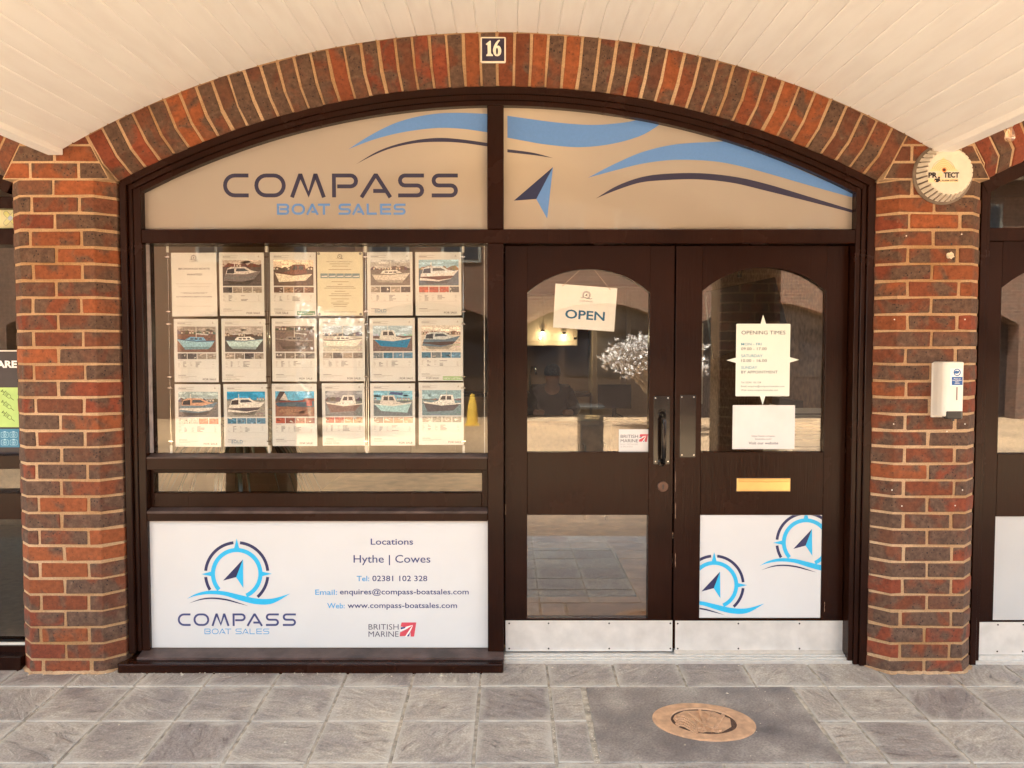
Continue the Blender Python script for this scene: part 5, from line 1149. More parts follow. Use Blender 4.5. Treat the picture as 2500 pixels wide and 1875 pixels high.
prop(mb.build('string_light_cable', WHITEP, smooth=True), 'white cable of the string lights along the ceiling at the right edge', 'cable')

# ------------------------------------------------------------------ neighbour left
nl = thing('neighbour_window_frame', 'dark timber window frame of the neighbouring shop at the left edge', 'shopfront frame', (CX - BAY, FY, 0))
NX0, NX1 = CX - BAY * 1.5 + PH + .001, CX - BAY / 2 - PH - .012
def nb(nm, x0, x1, z0_, z1_, y0=FY, y1=.24, par=None, mat=None): return fbox(nm, x0, x1, z0_, z1_, y0, y1, .002, par or nl, mat)
zl = lambda v, Y=.12: at(40, v, Y)[1]
gxr = at(47, 1000, .088)[0]
nb('post', gxr, NX1, .0, 2.24, .085); nb('post', NX0, NX0 + .07, 0, 2.24, .085)
arcstrip('arched_head', RI - .06, RI + .001, .08, .24, math.asin((NX1 - NX0) / 2 / RI), nl, CX - BAY)
X0n = NX0 + .0705; X1n = gxr - .0005
for nm, va, vb, y in (('rail', 480, 509, .105), ('rail', 558, 597, .105), ('rail', 1112, 1145, .105), ('rail', 1204, 1268, .105), ('rail', 1577, 1606, .105)): nb(nm, X0n, X1n, zl(vb, y), zl(va, y), y)
nb('sill', X0n, NX1 + .01, -.005, zl(1606, .03), .03)
for va, vb in ((360, 480), (597, 1112), (1145, 1204), (1268, 1570)):
    mb = MB(); mb.box(X0n, X1n, .172, .176, zl(vb, .172) if vb != 480 else zl(480, .172), min(2.6, zl(va, .172))); mb.build('window_pane', GLASS, nl)
mb = MB(); mb.box(X0n, X1n, .120, .135, zl(1577, .12), zl(1570, .12)); mb.build('bead', WHITEP, nl)
x0 = X0n + .4; x1 = X1n
t = thing('plaster_poster', 'pale yellow poster with crossed sticking plasters, high in the left neighbour window', 'poster', (gxr - .1, .16, zl(558)))
mb = MB(); mb.box(gxr - .5, X1n, .15, .152, zl(557, .15), zl(510, .15)); mb.build('sheet', simple('pale_yellow', (.62, .60, .34), .5, 0, .04), t)
Pp = lambda p: at(p[0] / 4.366, 440 + p[1] / 4.366, .148)
mb = MB()
for off, wd, cc in (((-.0, .0), .95, (150, 160, 190)), ((.0, .0), .95, (190, 196, 200))):
    pass
def rot_rr(cx_, cy_, w, h, a, col, Y):
    pts = rrect(-w / 2, w / 2, -h / 2, h / 2, h * .4, 3); ca, sa = math.cos(a), math.sin(a)
    q = [(cx_ + x * ca - y * sa, cy_ + x * sa + y * ca) for x, y in pts]; mb.flat([Pp(p) for p in q], Y, lin(col))
rot_rr(110, 405, 190, 52, R(48), (120, 126, 120), .1485); rot_rr(110, 405, 182, 44, R(48), (206, 206, 130), .1482); rot_rr(110, 405, 190, 52, R(-48), (120, 126, 130), .1478); rot_rr(110, 405, 182, 44, R(-48), (206, 206, 150), .1475); rot_rr(110, 405, 50, 44, R(-48), (170, 180, 196), .1472)
mb.build('plaster_emblem', PRINT, t, fix=False)
t = thing('care_banner', 'black banner with white capital lettering behind the left neighbour window', 'banner', (gxr - .5, .15, zl(1112)))
mb = MB(); mb.box(gxr - 1.2, X1n - .012, .155, .158, zl(1108, .155), zl(858, .155)); mb.build('sheet', simple('black_vinyl', (.018, .012, .016), .4), t)
mb = MB(); mb.box(gxr - 1.2, X1n - .012, .150, .1548, zl(858, .155), zl(855, .155)); mb.box(gxr - 1.2, X1n - .004, .150, .1548, zl(1111, .155), zl(1108.6, .155)); mb.build('edge', WHITEP, t)
Pb = lambda p, Y=.153: at(p[0] / 5.1875, 820 + p[1] / 5.1875, Y)
a = Pb((-48, 400)); b_ = Pb((213, 313)); text('ARE', a[0], b_[0], a[1], b_[1], .1535, (.82, .8, .78), 'lettering', t, .04)
gp = thing('syringe_poster', 'lime green poster with three syringe drawings in the left neighbour window', 'poster', (gxr - .1, .15, zl(1043)))
mb = MB(); mb.box(gxr - .5, X1n - .004, .150, .1515, zl(1043, .15), zl(946, .15)); mb.build('sheet', simple('lime_vinyl', (.42, .60, .17), .5, 0, .03), gp)
def syringe(cx_, cy_, sc_):
    m2 = MB(); col = lin((66, 84, 22)); d = (.78, .62); nrm = (-.62, .78)
    def q(a, b2): return (cx_ + (d[0] * a + nrm[0] * b2) * sc_, cy_ + (d[1] * a + nrm[1] * b2) * sc_)
    def ln(a, b2, w=5):
        dx, dy = b2[0] - a[0], b2[1] - a[1]; l = math.hypot(dx, dy); nx, ny = -dy / l * w / 2, dx / l * w / 2
        m2.flat([Pb((a[0] + nx, a[1] + ny)), Pb((b2[0] + nx, b2[1] + ny)), Pb((b2[0] - nx, b2[1] - ny)), Pb((a[0] - nx, a[1] - ny))], .1494, col)
    ln(q(0, -22), q(0, 22), 9); ln(q(0, -7), q(45, -7)); ln(q(0, 7), q(45, 7)); ln(q(45, -40), q(45, 40), 6); ln(q(45, -24), q(140, -24)); ln(q(45, 24), q(140, 24)); ln(q(60, -8), q(100, -8)); ln(q(60, 8), q(100, 8)); ln(q(100, -22), q(100, 22))
    ln(q(140, -24), q(160, 0)); ln(q(140, 24), q(160, 0)); ln(q(160, 0), q(215, 0), 7)
    m2.build('syringe_drawing', PRINT, gp, fix=False)
for cy_, cx_ in ((695, 30), (828, 34), (962, 40)): syringe(cx_, cy_, .9)
cp = thing('first_aid_poster', 'blue poster with four pale first aid bag outlines in the left neighbour window', 'poster', (gxr - .1, .15, zl(1092)))
mb = MB(); mb.box(gxr - .5, X1n - .002, .150, .1515, zl(1092, .15), zl(1047, .15)); mb.build('sheet', simple('teal_blue_vinyl', (.045, .20, .33), .5, 0, .03), cp)
for cx_, cy_ in ((65, 1253), (177, 1253), (67, 1350), (179, 1350)):
    m2 = MB(); col = lin((160, 205, 220)); T9 = lambda p: Pb((cx_ + p[0], cy_ + p[1]))
    o_ = rrect(-48, 48, -36, 34, 14, 3); i_ = rrect(-43, 43, -31, 29, 11, 3)
    for k in range(len(o_)): j = (k + 1) % len(o_); m2.flat([T9(o_[k]), T9(o_[j]), T9(i_[j]), T9(i_[k])], .1494, col)
    arcs(m2, 0, 0, 20, 25, 0, 360, .1494, col, T9); poly(m2, [(-3, -14), (3, -14), (3, 14), (-3, 14)], .1494, col, T9); poly(m2, [(-14, -3), (14, -3), (14, 3), (-14, 3)], .1492, col, T9)
    poly(m2, [(-16, -36), (16, -36), (12, -46), (-12, -46)], .1494, col, T9); m2.build('bag_drawing', PRINT, cp, fix=False)

# ------------------------------------------------------------------ neighbour right
nr = thing('neighbour_door_frame', 'dark timber frame and fanlight of the neighbouring shop at the right edge', 'shopfront frame', (CX + BAY, FY, 0))
MX_0, MX_1 = CX + BAY / 2 + PH + .008, CX + BAY * 1.5 - PH - .001
zr = lambda v, Y=.12: at(2450, v, Y)[1]
fbox('jamb', MX_0, MX_0 + .028, 0, 2.24, .085, .24, .002, nr); fbox('jamb', MX_0 + .0285, MX_0 + .05, 0, 2.24, .10, .24, .002, nr); fbox('jamb', MX_1 - .05, MX_1, 0, 2.24, .085, .24, .002, nr)
arcstrip('arched_head', RI - .06, RI + .001, .08, .24, math.asin((MX_1 - MX_0) / 2 / RI), nr, CX + BAY)
fbox('transom', MX_0 + .0505, MX_1 - .0505, zr(588, .11), zr(556, .11), .11, .24, .002, nr)
mb = MB(); mb.prism(fan_poly(MX_0 + .05, MX_1 - .05, zr(556, .15) - .004, RI - .06) if False else [(MX_0 + .05, zr(558, .15)), (MX_1 - .05, zr(558, .15))] + [(MX_1 - .05 + (MX_0 - MX_1 + .1) * i / 24, arcz(RI - .058, MX_1 - .05 + (MX_0 - MX_1 + .1) * i / 24, CX + BAY)) for i in range(25)], .172, .176); mb.build('window_pane', GLASS, nr)
def ndoor(x0, x1, label):
    t = thing('shop_door', label, 'door', ((x0 + x1) / 2, .13, .03), 'dark timber doors of the right neighbour')
    g0 = x0 + .078 - .0; g1 = x1 - .1; zt_ = zr(588, .13) - .003; y0, y1 = .13, .175
    fbox('stile', x0, g0, .05, zt_, y0, y1, .0015, t); fbox('stile', g1, x1, .05, zt_, y0, y1, .0015, t)
    sp_, cr_, gb = zr(702, .13), zr(640, .13), zr(1108, .13); n = 14; w = g1 - g0; sag = cr_ - sp_; rr = (w * w / 4 + sag * sag) / (2 * sag); xc = (g0 + g1) / 2; zc = cr_ - rr
    pts = [(g1 - .0004, zt_), (g0 + .0004, zt_)] + [(g0 + .0004 + (w - .0008) * i / n, zc + math.sqrt(rr * rr - (g0 + .0004 + (w - .0008) * i / n - xc) ** 2)) for i in range(n + 1)]
    mb = MB(); mb.prism(pts, y0, y1); mb.build('top_rail', PAINT, t)
    p0, p1 = zr(1515, .13), zr(1261, .13)
    fbox('lock_rail', g0 + .0004, g1 - .0004, p1, gb, y0, y1, .0015, t); fbox('bottom_rail', g0 + .0004, g1 - .0004, .05, p0, y0, y1, .0015, t)
    mb = MB(); mb.box(g0 - .003, g1 + .003, .155, .159, gb - .003, cr_ + .003); mb.build('door_glass', DGLASS, t)
    mb = MB(); mb.box(g0 + .001, g1 - .001, .136, .142, p0 + .001, p1 - .001); mb.build('panel', simple('pale_grey_panel', (.46, .46, .45), .4, 0, .02, 5), t)
    mb = MB(); z0_, z1_ = zr(1598, .127), zr(1519, .127); mb.box(x0 + .006, x1 - .004, .127, .1297, z0_, z1_); k = mb.build('kick_plate', KICK, t, bevel=.0006)
    for xx in (x0 + .10, x0 + .22, x1 - .05):
        for zz in (z0_ + .015, z1_ - .012): screw(xx, zz, .127, k, .0042)
    mb = MB(); mb.box(x0 + .006, x1 - .004, .11, .1297, z0_ - .014, z0_ - .001); mb.build('weather_bar', ALU, t, bevel=.001)
    return t
dxa = MX_0 + .051
ndoor(dxa, dxa + .80, 'dark door with pale grey lower panel beyond the right brick pillar, cut by the photo edge')
ndoor(dxa + .804, dxa + 1.6, 'second dark door of the right neighbour, outside the frame')
mb = MB(); mb.box(MX_0 + .03, MX_1 - .05, .09, .2, -.01, .02); mb.box(MX_0 + .05, MX_1 - .05, .108, .2, .02, .03); prop(mb.build('threshold', ALU, bevel=.001), 'aluminium threshold strip below the neighbour door at the right edge', 'threshold')
mb = MB(); mb.box(dxa + 1.605, MX_1 - .05, .13, .17, 0, zr(588, .13)); mb.build('side_panel', PAINT, nr)

# ------------------------------------------------------------------ interior of the shop
ZI = .03
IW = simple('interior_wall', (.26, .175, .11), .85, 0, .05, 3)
def struct(name, mb, mat): return prop(mb.build(name, mat), kind='structure')
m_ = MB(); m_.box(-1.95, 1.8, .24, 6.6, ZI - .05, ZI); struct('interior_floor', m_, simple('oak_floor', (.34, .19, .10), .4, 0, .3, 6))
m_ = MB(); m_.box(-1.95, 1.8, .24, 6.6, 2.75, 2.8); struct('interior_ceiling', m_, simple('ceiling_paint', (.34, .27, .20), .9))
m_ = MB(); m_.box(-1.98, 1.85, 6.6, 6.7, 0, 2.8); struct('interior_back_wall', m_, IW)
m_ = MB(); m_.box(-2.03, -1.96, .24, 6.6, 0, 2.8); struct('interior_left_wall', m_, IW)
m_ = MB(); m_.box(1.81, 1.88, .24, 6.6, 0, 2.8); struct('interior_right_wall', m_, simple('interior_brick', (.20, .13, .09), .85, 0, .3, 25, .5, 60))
for nm, x0, x1 in (('left_shop', -5.7, -2.1), ('right_shop', 1.95, 5.6)):
    m_ = MB(); m_.box(x0, x1, 3.0, 3.1, 0, 2.8); struct(nm + '_back_wall', m_, simple('dark_interior', (.10, .07, .05), .9))
    m_ = MB(); m_.box(x0, x1, .24, 3.0, -.02, ZI); struct(nm + '_floor', m_, MATS['dark_interior'])
    m_ = MB(); m_.box(x0, x1, .24, 3.0, 2.7, 2.8); struct(nm + '_ceiling', m_, MATS['dark_interior'])
    for xx in (x0, x1): m_ = MB(); m_.box(xx - .03, xx + .03, .24, 3.0, 0, 2.8); struct(nm + '_side_wall', m_, MATS['dark_interior'])
# display rug of wood shelf under posters, kitchen, desk
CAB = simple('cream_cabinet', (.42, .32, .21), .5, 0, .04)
def cabinet(label, x0, x1, y, z0_, z1_, nd, base=False, dep=.5):
    t = thing('kitchen_cabinet', label, 'cabinet', ((x0 + x1) / 2, y, z0_), 'cream kitchen cabinets at the back')
    m_ = MB(); m_.box(x0, x1, y, y + dep, z0_, z1_); m_.build('carcass', CAB, t); w = (x1 - x0) / nd
    for k in range(nd):
        a = x0 + k * w; m_ = MB(); m_.box(a + .006, a + w - .006, y - .02, y - .001, z0_ + .006, z1_ - .006); m_.box(a + .05, a + w - .05, y - .024, y - .02, z0_ + .05, z1_ - .05); d = m_.build('cabinet_door', CAB, t, bevel=.004)
        m_ = MB(); m_.tube([(a + w - .04, y - .04, z0_ + .09), (a + w - .04, y - .022, z0_ + .09)], .012, 10); m_.build('knob', CHROME, d)
    return t
KY = 6.05
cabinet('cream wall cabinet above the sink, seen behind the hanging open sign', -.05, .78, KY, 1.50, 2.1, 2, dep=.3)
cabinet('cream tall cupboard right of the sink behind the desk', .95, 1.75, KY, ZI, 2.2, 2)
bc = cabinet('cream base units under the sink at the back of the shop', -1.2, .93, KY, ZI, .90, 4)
m_ = MB(); m_.box(-1.22, .94, KY - .03, KY + .5, .90, .94); m_.build('worktop', simple('dark_worktop', (.04, .03, .03), .3), bc)
m_ = MB(); m_.tube([(.22, KY + .2, .94), (.22, KY + .2, 1.16), (.24, KY + .14, 1.25), (.28, KY + .06, 1.24), (.29, KY + .04, 1.16)], .012, 8); m_.build('tap', CHROME, bc, smooth=True)
WOODD = simple('desk_wood', (.26, .15, .08), .4, 0, .25, 8)
dt = thing('desk', 'wooden office desk facing the doors with a screen on it', 'desk', (.75, 4.2, ZI))
m_ = MB(); m_.box(-.1, 1.6, 3.9, 4.6, .76, .80); m_.build('desk_top', WOODD, dt, bevel=.004)
m_ = MB(); m_.box(-.06, 1.56, 3.95, 3.98, .2, .76); m_.build('modesty_panel', WOODD, dt)
for xx in (-.06, 1.52):
    for yy in (3.93, 4.53): m_ = MB(); m_.box(xx, xx + .05, yy, yy + .05, ZI, .76); m_.build('leg', WOODD, dt)
mt = thing('monitor', 'black monitor seen from behind standing on the desk', 'monitor', (.98, 4.15, .80))
m_ = MB(); m_.box(.82, 1.14, 4.13, 4.155, .90, 1.13); m_.build('screen', BLACKP, mt, bevel=.004)
m_ = MB(); m_.box(.96, 1.0, 4.155, 4.175, .81, .98); m_.box(.88, 1.08, 4.1, 4.25, .80, .812); m_.build('stand', BLACKP, mt, bevel=.003)
m_ = MB(); m_.tube([(.98, 4.17, .86), (1.06, 4.2, .82), (1.12, 4.1, .805), (1.2, 4.0, .803)], .005, 6); m_.build('power_cable', BLACKP, mt)
# person seated
def skin(name, verts, edges, rad, mat, parent, root=0, sub=2):
    me = bpy.data.meshes.new(name); me.from_pydata(verts, edges, []); o = bpy.data.objects.new(name, me); C.objects.link(o); o.parent = parent
    md = o.modifiers.new('s', 'SKIN'); md.use_smooth_shade = True
    for i, r_ in enumerate(rad): me.skin_vertices[0].data[i].radius = (r_, r_) if not isinstance(r_, tuple) else r_
    for i in range(len(verts)): me.skin_vertices[0].data[i].use_root = (i == root)
    sd = o.modifiers.new('u', 'SUBSURF'); sd.levels = sub; sd.render_levels = sub
    me.materials.append(mat); return o
SKINM = simple('skin', (.42, .24, .16), .5, 0, .05)
pe = thing('person', 'person with short grey hair in a dark jumper sitting bowed behind the desk', 'person', (.42, 5.0, ZI))
V = [(0, 0, .50), (0, -.02, .68), (0, -.06, .88), (0, -.09, 1.02), (0, -.13, 1.05), (0, -.19, 1.11), (0, -.22, 1.19),
     (-.17, -.07, .97), (-.25, -.13, .80), (-.17, -.38, .79), (-.10, -.47, .80), (.17, -.07, .97), (.25, -.13, .80), (.17, -.38, .79), (.10, -.47, .80),
     (-.1, -.05, .48), (-.13, -.45, .47), (-.13, -.43, .08), (-.13, -.55, .04), (.1, -.05, .48), (.13, -.45, .47), (.13, -.43, .08), (.13, -.55, .04)]
E = [(0, 1), (1, 2), (2, 3), (3, 4), (4, 5), (5, 6), (3, 7), (7, 8), (8, 9), (9, 10), (3, 11), (11, 12), (12, 13), (13, 14), (0, 15), (15, 16), (16, 17), (17, 18), (0, 19), (19, 20), (20, 21), (21, 22)]
RD = [.15, .14, .15, .12, .05, .085, .08, .06, .045, .035, .032, .06, .045, .035, .032, .085, .06, .04, .035, .085, .06, .04, .035]
skin('body', V, E, RD, SKINM, pe)
V2 = V[:5] + V[7:10] + V[11:14]; E2 = [(0, 1), (1, 2), (2, 3), (3, 4), (3, 5), (5, 6), (6, 7), (3, 8), (8, 9), (9, 10)]
skin('jumper', V2, E2, [.165, .16, .17, .135, .06, .078, .06, .048, .078, .06, .048], simple('dark_knit', (.012, .012, .016), .9, 0, .2, 60, .5), pe)
skin('trousers', [V[0]] + V[15:18] + V[19:22], [(0, 1), (1, 2), (2, 3), (0, 4), (4, 5), (5, 6)], [.16, .095, .075, .055, .095, .075, .055], simple('dark_denim', (.02, .022, .035), .9), pe)
m_ = MB(); m_.lathe([(.005, 1.285), (.04, 1.278), (.068, 1.258), (.084, 1.225), (.088, 1.19), (.082, 1.165)], 18, 'Z', (0, -.19, 0)); h_ = m_.build('hair', simple('grey_hair', (.22, .19, .17), .8, 0, .3, 80), None, smooth=True); h_.parent = pe
och = thing('office_chair', 'black office chair under the seated person', 'chair', (.42, 5.05, ZI))
m_ = MB(); m_.box(.18, .66, 4.82, 5.28, .42, .49); m_.build('seat', BLACKP, och, bevel=.02)
m_ = MB(); m_.box(.20, .64, 5.28, 5.34, .55, 1.08); m_.build('backrest', BLACKP, och, bevel=.02)
m_ = MB(); m_.tube([(.42, 5.05, .1), (.42, 5.05, .42)], .03, 10)
for k in range(5): a_ = 2 * math.pi * k / 5; m_.tube([(.42, 5.05, .1), (.42 + .3 * math.cos(a_), 5.05 + .3 * math.sin(a_), ZI + .03)], .018, 6)
m_.build('base', STEEL, och)
# visitor chairs, hanging screen, rack, doormat, plant
for cx_, lb in ((.35, 'bent steel visitor chair before the desk, the left one'), (1.05, 'bent steel visitor chair before the desk, the right one')):
    t = thing('visitor_chair', lb, 'chair', (cx_, 3.3, ZI), 'visitor chairs in front of the desk')
    m_ = MB(); m_.box(cx_ - .24, cx_ + .24, 3.1, 3.55, .44, .48); m_.build('seat', simple('tan_fabric', (.28, .19, .12), .9), t, bevel=.015)
    m_ = MB(); m_.box(cx_ - .23, cx_ + .23, 3.06, 3.10, .5, .86); m_.build('backrest', MATS['tan_fabric'], t, bevel=.015)
    for s_ in (-1, 1):
        m_ = MB(); m_.tube([(cx_ + s_ * .26, 3.6, ZI + .02), (cx_ + s_ * .26, 3.12, ZI + .02), (cx_ + s_ * .26, 3.1, .5), (cx_ + s_ * .26, 3.14, .66), (cx_ + s_ * .26, 3.5, .66)], .011, 8); m_.build('frame', CHROME, t, smooth=True)
sc_ = thing('hanging_screen', 'large dark television screen hanging inside behind the right door glass', 'screen', (1.13, .85, 1.95))
q = [at(u, v, .85) for u, v in ((1722, 712), (1893, 676), (1925, 800), (1742, 878))]
m_ = MB(); m_.prism(q, .85, .89); m_.build('panel', BLACKP, sc_, bevel=.004)
m_ = MB(); xm = (q[0][0] + q[1][0]) / 2; m_.tube([(xm, .87, q[1][1]), (xm, .87, 2.75)], .012, 8); m_.build('ceiling_pole', BLACKP, sc_)
rk = thing('newspaper_rack', 'rack of printed papers inside at the right edge of the right door glass', 'rack', (1.62, .8, ZI))
m_ = MB(); m_.box(1.52, 1.56, .7, 1.1, ZI, 1.2); m_.build('frame', STEEL, rk)
for k in range(4):
    m_ = MB(); z_ = .50 + .17 * k; m_.add([(1.45, .72, z_), (1.50, .72, z_ + .15), (1.50, 1.08, z_ + .15), (1.45, 1.08, z_), (1.44, .55, z_), (1.66, .55, z_), (1.66, .6, z_ + .16), (1.44, .6, z_ + .16)], [(0, 1, 2, 3), (4, 5, 6, 7)], (.5, .47, .42))
    for j in range(7): zz = z_ + .02 + .018 * j; m_.add([(1.455, .548, zz), (1.455 + rnd.uniform(.08, .19), .548, zz), (1.455 + .15, .549, zz + .008), (1.455, .549, zz + .008)], [(0, 1, 2, 3)], (.12, .11, .11))
    m_.build('newspaper', PRINT, rk, fix=False)
m_ = MB(); m_.box(1.05, 1.30, 1.9, 1.93, 1.1, 1.65, (.55, .5, .42))
for k, c_ in enumerate(((.3, .06, .05), (.05, .05, .05), (.2, .15, .1), (.3, .06, .05), (.06, .08, .1))): m_.flat(rr_(1.09, 1.26, 1.15 + .09 * k, 1.22 + .09 * k), 1.899, c_)
prop(m_.build('notice_stand', PRINT, fix=False), 'small pale notice board with coloured strips seen through the right door glass', 'notice board')
m_ = MB(); m_.box(-.35, .728, 1.05, 2.16, ZI, ZI + .012); prop(m_.build('doormat', simple('charcoal_mat', (.085, .075, .075), .95, 0, .25, 90, .8, 300)), 'ribbed charcoal doormat inside the left door', 'doormat')
pt_ = thing('potted_plant', 'strap leaved plant standing inside behind the low window', 'plant', (-1.42, .62, ZI))
m_ = MB(); m_.lathe([(.10, ZI), (.14, .34), (.15, .35), (.15, .37), (.12, .37)], 20, 'Z', (-1.42, .62, 0)); m_.build('pot', simple('dark_pot', (.05, .04, .035), .5), pt_)
m_ = MB(); m_.tube([(-1.42, .62, .35), (-1.40, .61, .8), (-1.43, .63, 1.1)], [.02, .017, .014], 8); m_.build('trunk', simple('cane_bark', (.30, .20, .12), .9), pt_)
LEAF = simple('dark_strap_leaf', (.045, .05, .03), .35, 0, .4, 20)
def straps(parent, cx_, cy_, cz_, n, L0, L1, mat, rs):
    rg = random.Random(rs)
    for k in range(n):
        a_ = rg.uniform(0, 2 * math.pi); L_ = rg.uniform(L0, L1); up = rg.uniform(.2, .9); w_ = rg.uniform(.012, .02); m_ = MB(); vs_ = []
        for i in range(7):
            s_ = i / 6; r_ = L_ * s_ * .8; z_ = cz_ + L_ * (up * s_ - 1.25 * s_ * s_); wd = w_ * (1 - s_ ** 2) + .0008
            cxp, cyp = cx_ + r_ * math.cos(a_), cy_ + max(-.33, r_ * math.sin(a_)); tx, ty_ = -math.sin(a_), math.cos(a_)
            vs_ += [(cxp + tx * wd, cyp + ty_ * wd, z_), (cxp, cyp, z_ - wd * .5), (cxp - tx * wd, cyp - ty_ * wd, z_)]
        m_.add(vs_, [(i * 3 + j, i * 3 + j + 1, i * 3 + j + 4, i * 3 + j + 3) for i in range(6) for j in range(2)]); m_.build('leaf', mat, parent, smooth=True)
straps(pt_, -1.43, .62, 1.08, 46, .35, .6, LEAF, 5)
# lit ceiling spot behind the fanlight, beside the mullion
lx, lz = at(1243, 362, .62)
cl = thing('ceiling_spotlight', 'small lit ceiling spotlight glowing behind the fanlight beside the mullion', 'lamp', (lx, .62, lz))
m_ = MB(); m_.lathe([(.045, lz + .02), (.045, lz + .08), (.02, lz + .1), (.008, lz + .1), (.008, 2.75)], 16, 'Z', (lx, .62, 0)); m_.build('housing', WHITEP, cl)
em = bpy.data.materials.new('lit_lamp'); em.use_nodes = True; bs = em.node_tree.nodes['Principled BSDF']; bs.inputs['Emission Color'].default_value = (1, .75, .45, 1); bs.inputs['Emission Strength'].default_value = 12
m_ = MB(); m_.lathe([(.0001, lz - .012), (.03, lz - .006), (.038, lz + .018)], 16, 'Z', (lx, .62, 0)); m_.build('lamp_lens', em, cl)
pl_ = bpy.data.lights.new('spot_bulb', 'POINT'); pl_.energy = 3.5; pl_.color = (1, .74, .45); pl_.shadow_soft_size = .04
po = bpy.data.objects.new('lamp_light', pl_); C.objects.link(po); po.parent = cl; po.location = (0, -.08, -.03)

for u_, v_ in ((1325, 811), (1377, 817)):  # small lamps added to brighten the dark back of the shop
    lx, lz = at(u_, v_, 5.98)
    c_ = thing('added_cabinet_lamp', 'tiny lamp added under the cream wall cabinet to brighten the room, ' + ('the left one' if u_ < 1350 else 'the right one'), 'lamp', (lx, 5.98, lz), 'lamps added under the wall cabinet')
    m_ = MB(); m_.lathe([(.02, lz + .03), (.022, lz + .006), (.018, lz)], 10, 'Z', (lx, 5.98, 0)); m_.build('housing', CHROME, c_)
    m_ = MB(); m_.lathe([(.0001, lz - .016), (.014, lz - .010), (.017, lz - .001)], 10, 'Z', (lx, 5.98, 0)); m_.build('lamp_lens', em, c_)
    q_ = bpy.data.lights.new('added_fill_bulb', 'POINT'); q_.energy = .3; q_.color = (1, .74, .45); q_.shadow_soft_size = .03
    w_ = bpy.data.objects.new('lamp_light', q_); C.objects.link(w_); w_.parent = c_; w_.location = (0, -.1, -.06)

# ------------------------------------------------------------------ courtyard across the way (mirrored in the panes)
OBY = -14.6
ob = thing('brick_building', 'brick building with arched shopfronts across the courtyard, mirrored in the glass', 'building', (0, OBY, -.16))
def mat_wallbrick():
    m, t, b, L = nodes('far_brickwork'); tc = N(t, 'ShaderNodeTexCoord'); mp = N(t, 'ShaderNodeMapping'); mp.inputs['Rotation'].default_value = (R(90), 0, 0); L.new(tc.outputs['Object'], mp.inputs['Vector'])
    bt = N(t, 'ShaderNodeTexBrick'); bt.inputs['Scale'].default_value = 4.5; bt.inputs['Brick Width'].default_value = 1; bt.inputs['Row Height'].default_value = .34; bt.inputs['Mortar Size'].default_value = .03
    bt.inputs['Color1'].default_value = (.115, .045, .026, 1); bt.inputs['Color2'].default_value = (.07, .034, .022, 1); bt.inputs['Mortar'].default_value = (.20, .14, .09, 1)
    L.new(mp.outputs[0], bt.inputs['Vector']); L.new(bt.outputs[0], b.inputs['Base Color']); b.inputs['Roughness'].default_value = .9; return m
FB = mat_wallbrick()
m_ = MB()
nbay = 7; bw_ = 3.92
for k in range(-nbay, nbay):
    x0, x1 = k * bw_ + .3, (k + 1) * bw_ - .3; n = 12; xc = (x0 + x1) / 2
    m_.box(x0 - .6 + .0, x0, OBY - .5, OBY, -.16, 2.0)
    ptsu = [(x0 + (x1 - x0) * i / n, 2.0 + .5 * (1 - ((x0 + (x1 - x0) * i / n - xc) / ((x1 - x0) / 2)) ** 2)) for i in range(n + 1)]
    m_.prism(ptsu + [(x1 + .3, 2.0), (x1 + .3, 5.4), (x0 - .3, 5.4), (x0 - .3, 2.0)], OBY - .5, OBY)
m_.build('wall', FB, ob)
for k in range(-nbay, nbay):
    xc = (k + .5) * bw_
    m_ = MB(); m_.box(xc - 1.66, xc + 1.66, OBY - .45, OBY - .4, -.15, 2.55); sf = m_.build('shopfront', simple('dark_shopfront', (.02, .012, .010), .4), ob)
    for j in range(4):
        m_ = MB(); m_.box(xc - 1.5 + j * .77, xc - .88 + j * .77, OBY - .39, OBY - .37, .8, 1.9); m_.build('window', simple('dark_window', (.015, .015, .018), .08), sf)
    for j in (-.8, .8):
        m_ = MB(); m_.box(xc + j - .45, xc + j + .45, OBY, OBY + .04, 3.4, 4.7); w_ = m_.build('upper_window', simple('white_window', (.20, .18, .15), .5), ob)
        m_ = MB(); m_.box(xc + j - .38, xc + j - .03, OBY + .041, OBY + .05, 3.47, 4.63); m_.box(xc + j + .03, xc + j + .38, OBY + .041, OBY + .05, 3.47, 4.63); m_.build('pane', MATS['dark_window'], w_)
m_ = MB(); m_.add([(-28, OBY + .5, 5.3), (28, OBY + .5, 5.3), (28, OBY - 4, 7.6), (-28, OBY - 4, 7.6)], [(0, 1, 2, 3)]); m_.build('roof', simple('clay_tiles', (.22, .10, .06), .9, 0, .3, 40), ob, fix=False)
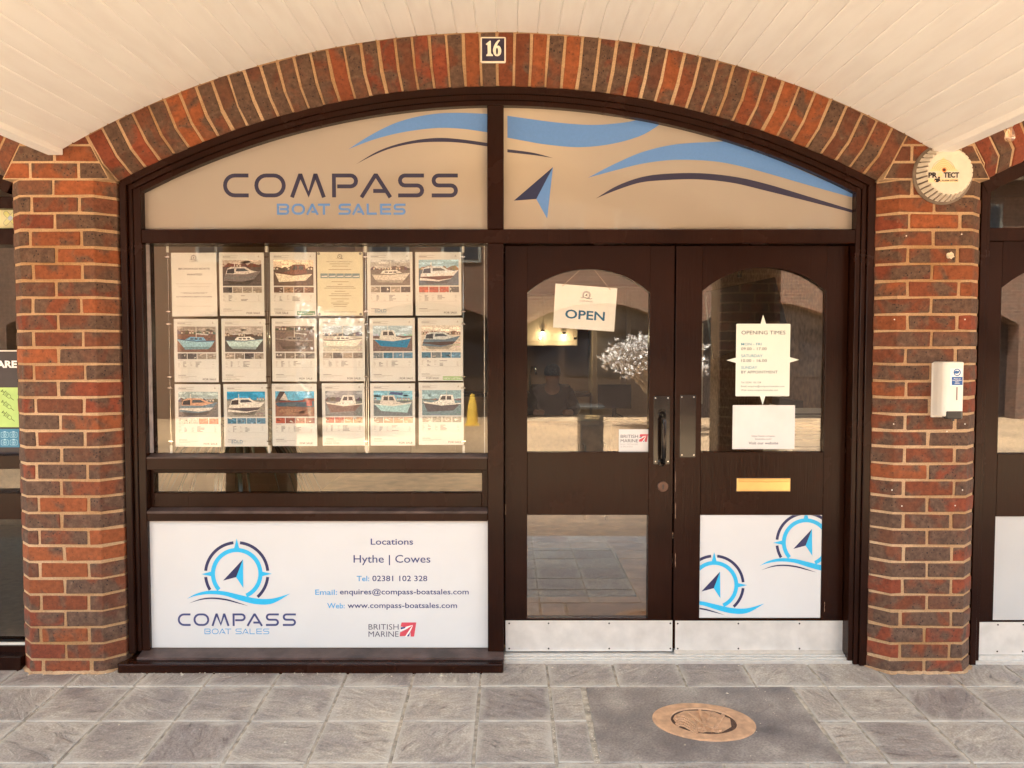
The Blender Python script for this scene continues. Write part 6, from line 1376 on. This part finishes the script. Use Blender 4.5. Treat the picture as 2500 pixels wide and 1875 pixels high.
# magnolias in flower
BARK = simple('pale_bark', (.32, .25, .18), .9, 0, .2, 20); BLOS = simple('white_blossom', (.50, .44, .41), .7, 0, .08, 10)
def magnolia(x, y, h, r_, label, seed):
    rg = random.Random(seed); t = thing('magnolia_tree', label, 'tree', (x, y, -.16), 'flowering magnolias in the courtyard')
    m_ = MB(); tips = []
    def br(p, d, L_, rad, dep):
        q = p + d * L_; m_.tube([p, p + d * L_ * .5 + Vector((rg.uniform(-.04, .04), rg.uniform(-.04, .04), 0)), q], [rad, rad * .8, rad * .6], 6)
        if dep == 0: tips.append(q); return
        for _ in range(3):
            nd = (d + Vector((rg.uniform(-.9, .9), rg.uniform(-.9, .9), rg.uniform(-.25, .5)))).normalized(); br(q, nd, L_ * .72, rad * .6, dep - 1)
        tips.append(q)
    for _ in range(3): br(Vector((x, y, -.16)), Vector((rg.uniform(-.5, .5), rg.uniform(-.5, .5), 1)).normalized(), h * .36, .05, 4)
    m_.build('trunk', BARK, t)
    m_ = MB()
    for q in tips:
        for _ in range(3):
            c_ = q + Vector([rg.gauss(0, .09) for _ in range(3)])
            for k in range(5):
                a_ = rg.uniform(0, 6.28); e_ = rg.uniform(.1, 1.2); d = Vector((math.cos(a_) * math.cos(e_), math.sin(a_) * math.cos(e_), math.sin(e_))); s_ = d.cross(Vector((0, 0, 1))).normalized() * .022; m_.add([c_, c_ + d * .045 + s_, c_ + d * .085, c_ + d * .045 - s_], [(0, 1, 2, 3)])
    m_.build('crown', BLOS, t, fix=False)['kind'] = 'stuff'
magnolia(2.95, -11.9, 1.85, 1.4, 'white flowering magnolia mirrored in the left door glass', 4)
magnolia(-3.6, -11.0, 2.3, 1.4, 'white flowering magnolia mirrored across the poster display', 9)
lb = thing('litter_bin', 'dark litter bin with gold lettering in the courtyard, mirrored in the left door glass', 'bin', (1.17, -8.1, -.16))
m_ = MB(); m_.box(1.0, 1.34, -8.35, -7.85, -.16, .56); m_.box(.98, 1.36, -8.38, -7.82, .56, .62); m_.build('body', simple('bin_black', (.03, .025, .022), .4), lb, bevel=.01)
o = text('LITTER', -.10, .10, .44, .49, 0, (.5, .34, .16), 'lettering', None, .01); o.parent = lb; o.rotation_euler = (0, 0, math.pi); o.location = (0, .254, .62)
m_ = MB(); m_.box(-.98, -.68, -13.2, -12.9, -.16, -.13); m_.lathe([(.12, -.13), (.10, .2), (.05, .45), (.04, .5)], 16, 'Z', (-.83, -13.05, 0)); prop(m_.build('traffic_cone', simple('yellow_plastic', (.7, .42, .05), .5)), 'yellow cone standing in the courtyard, mirrored in the window', 'cone')

# ------------------------------------------------------------------ crumbs and debris on the pavement
mb = MB(); rg = random.Random(11)
def chip(x, y, s_):
    z = ZF(y) + .001; n = 6; pts = [(x + s_ * math.cos(k * math.pi / 3) * rg.uniform(.6, 1.2), y + s_ * math.sin(k * math.pi / 3) * rg.uniform(.5, 1)) for k in range(n)]
    mb.add([(a, b2, z) for a, b2 in pts] + [(x, y, z + s_ * .7)], [(k, (k + 1) % n, n) for k in range(n)])
for _ in range(260):
    y = rg.choice((rg.uniform(-1.0, .05), rg.uniform(-.06, .04))); chip(rg.uniform(-2.3, 2.4), y, rg.uniform(.0012, .0035))
for k in range(-7, 8):
    for _ in range(16): chip(XK(k) + rg.uniform(-.004, .004), rg.uniform(-1.0, 0), rg.uniform(.001, .003))
for _ in range(90): chip(rg.choice((.163, .314)) + rg.uniform(-.005, .005), rg.uniform(-.75, -.13), rg.uniform(.0015, .004))
for x, y, s_ in ((-.32, -.03, .011), (-1.5, -.02, .009), (-1.45, -.015, .006), (.93, -.2, .007), (-1.57, -.47, .006), (-1.64, -.47, .005), (-.87, -.6, .008), (2.0, -.62, .006), (.66, -.62, .005)): chip(x, y, s_)
for _ in range(170):
    x = rg.uniform(-1.95, -.05) if rg.random() < .6 else rg.uniform(-2.3, 2.4); chip(x, rg.gauss(-.012, .012) if x < 0 else rg.gauss(.07, .03), rg.uniform(.0015, .0055))
mb.build('grit', simple('pale_grit', (.55, .48, .38), .9, 0, .3, 50), fix=False)['kind'] = 'stuff'
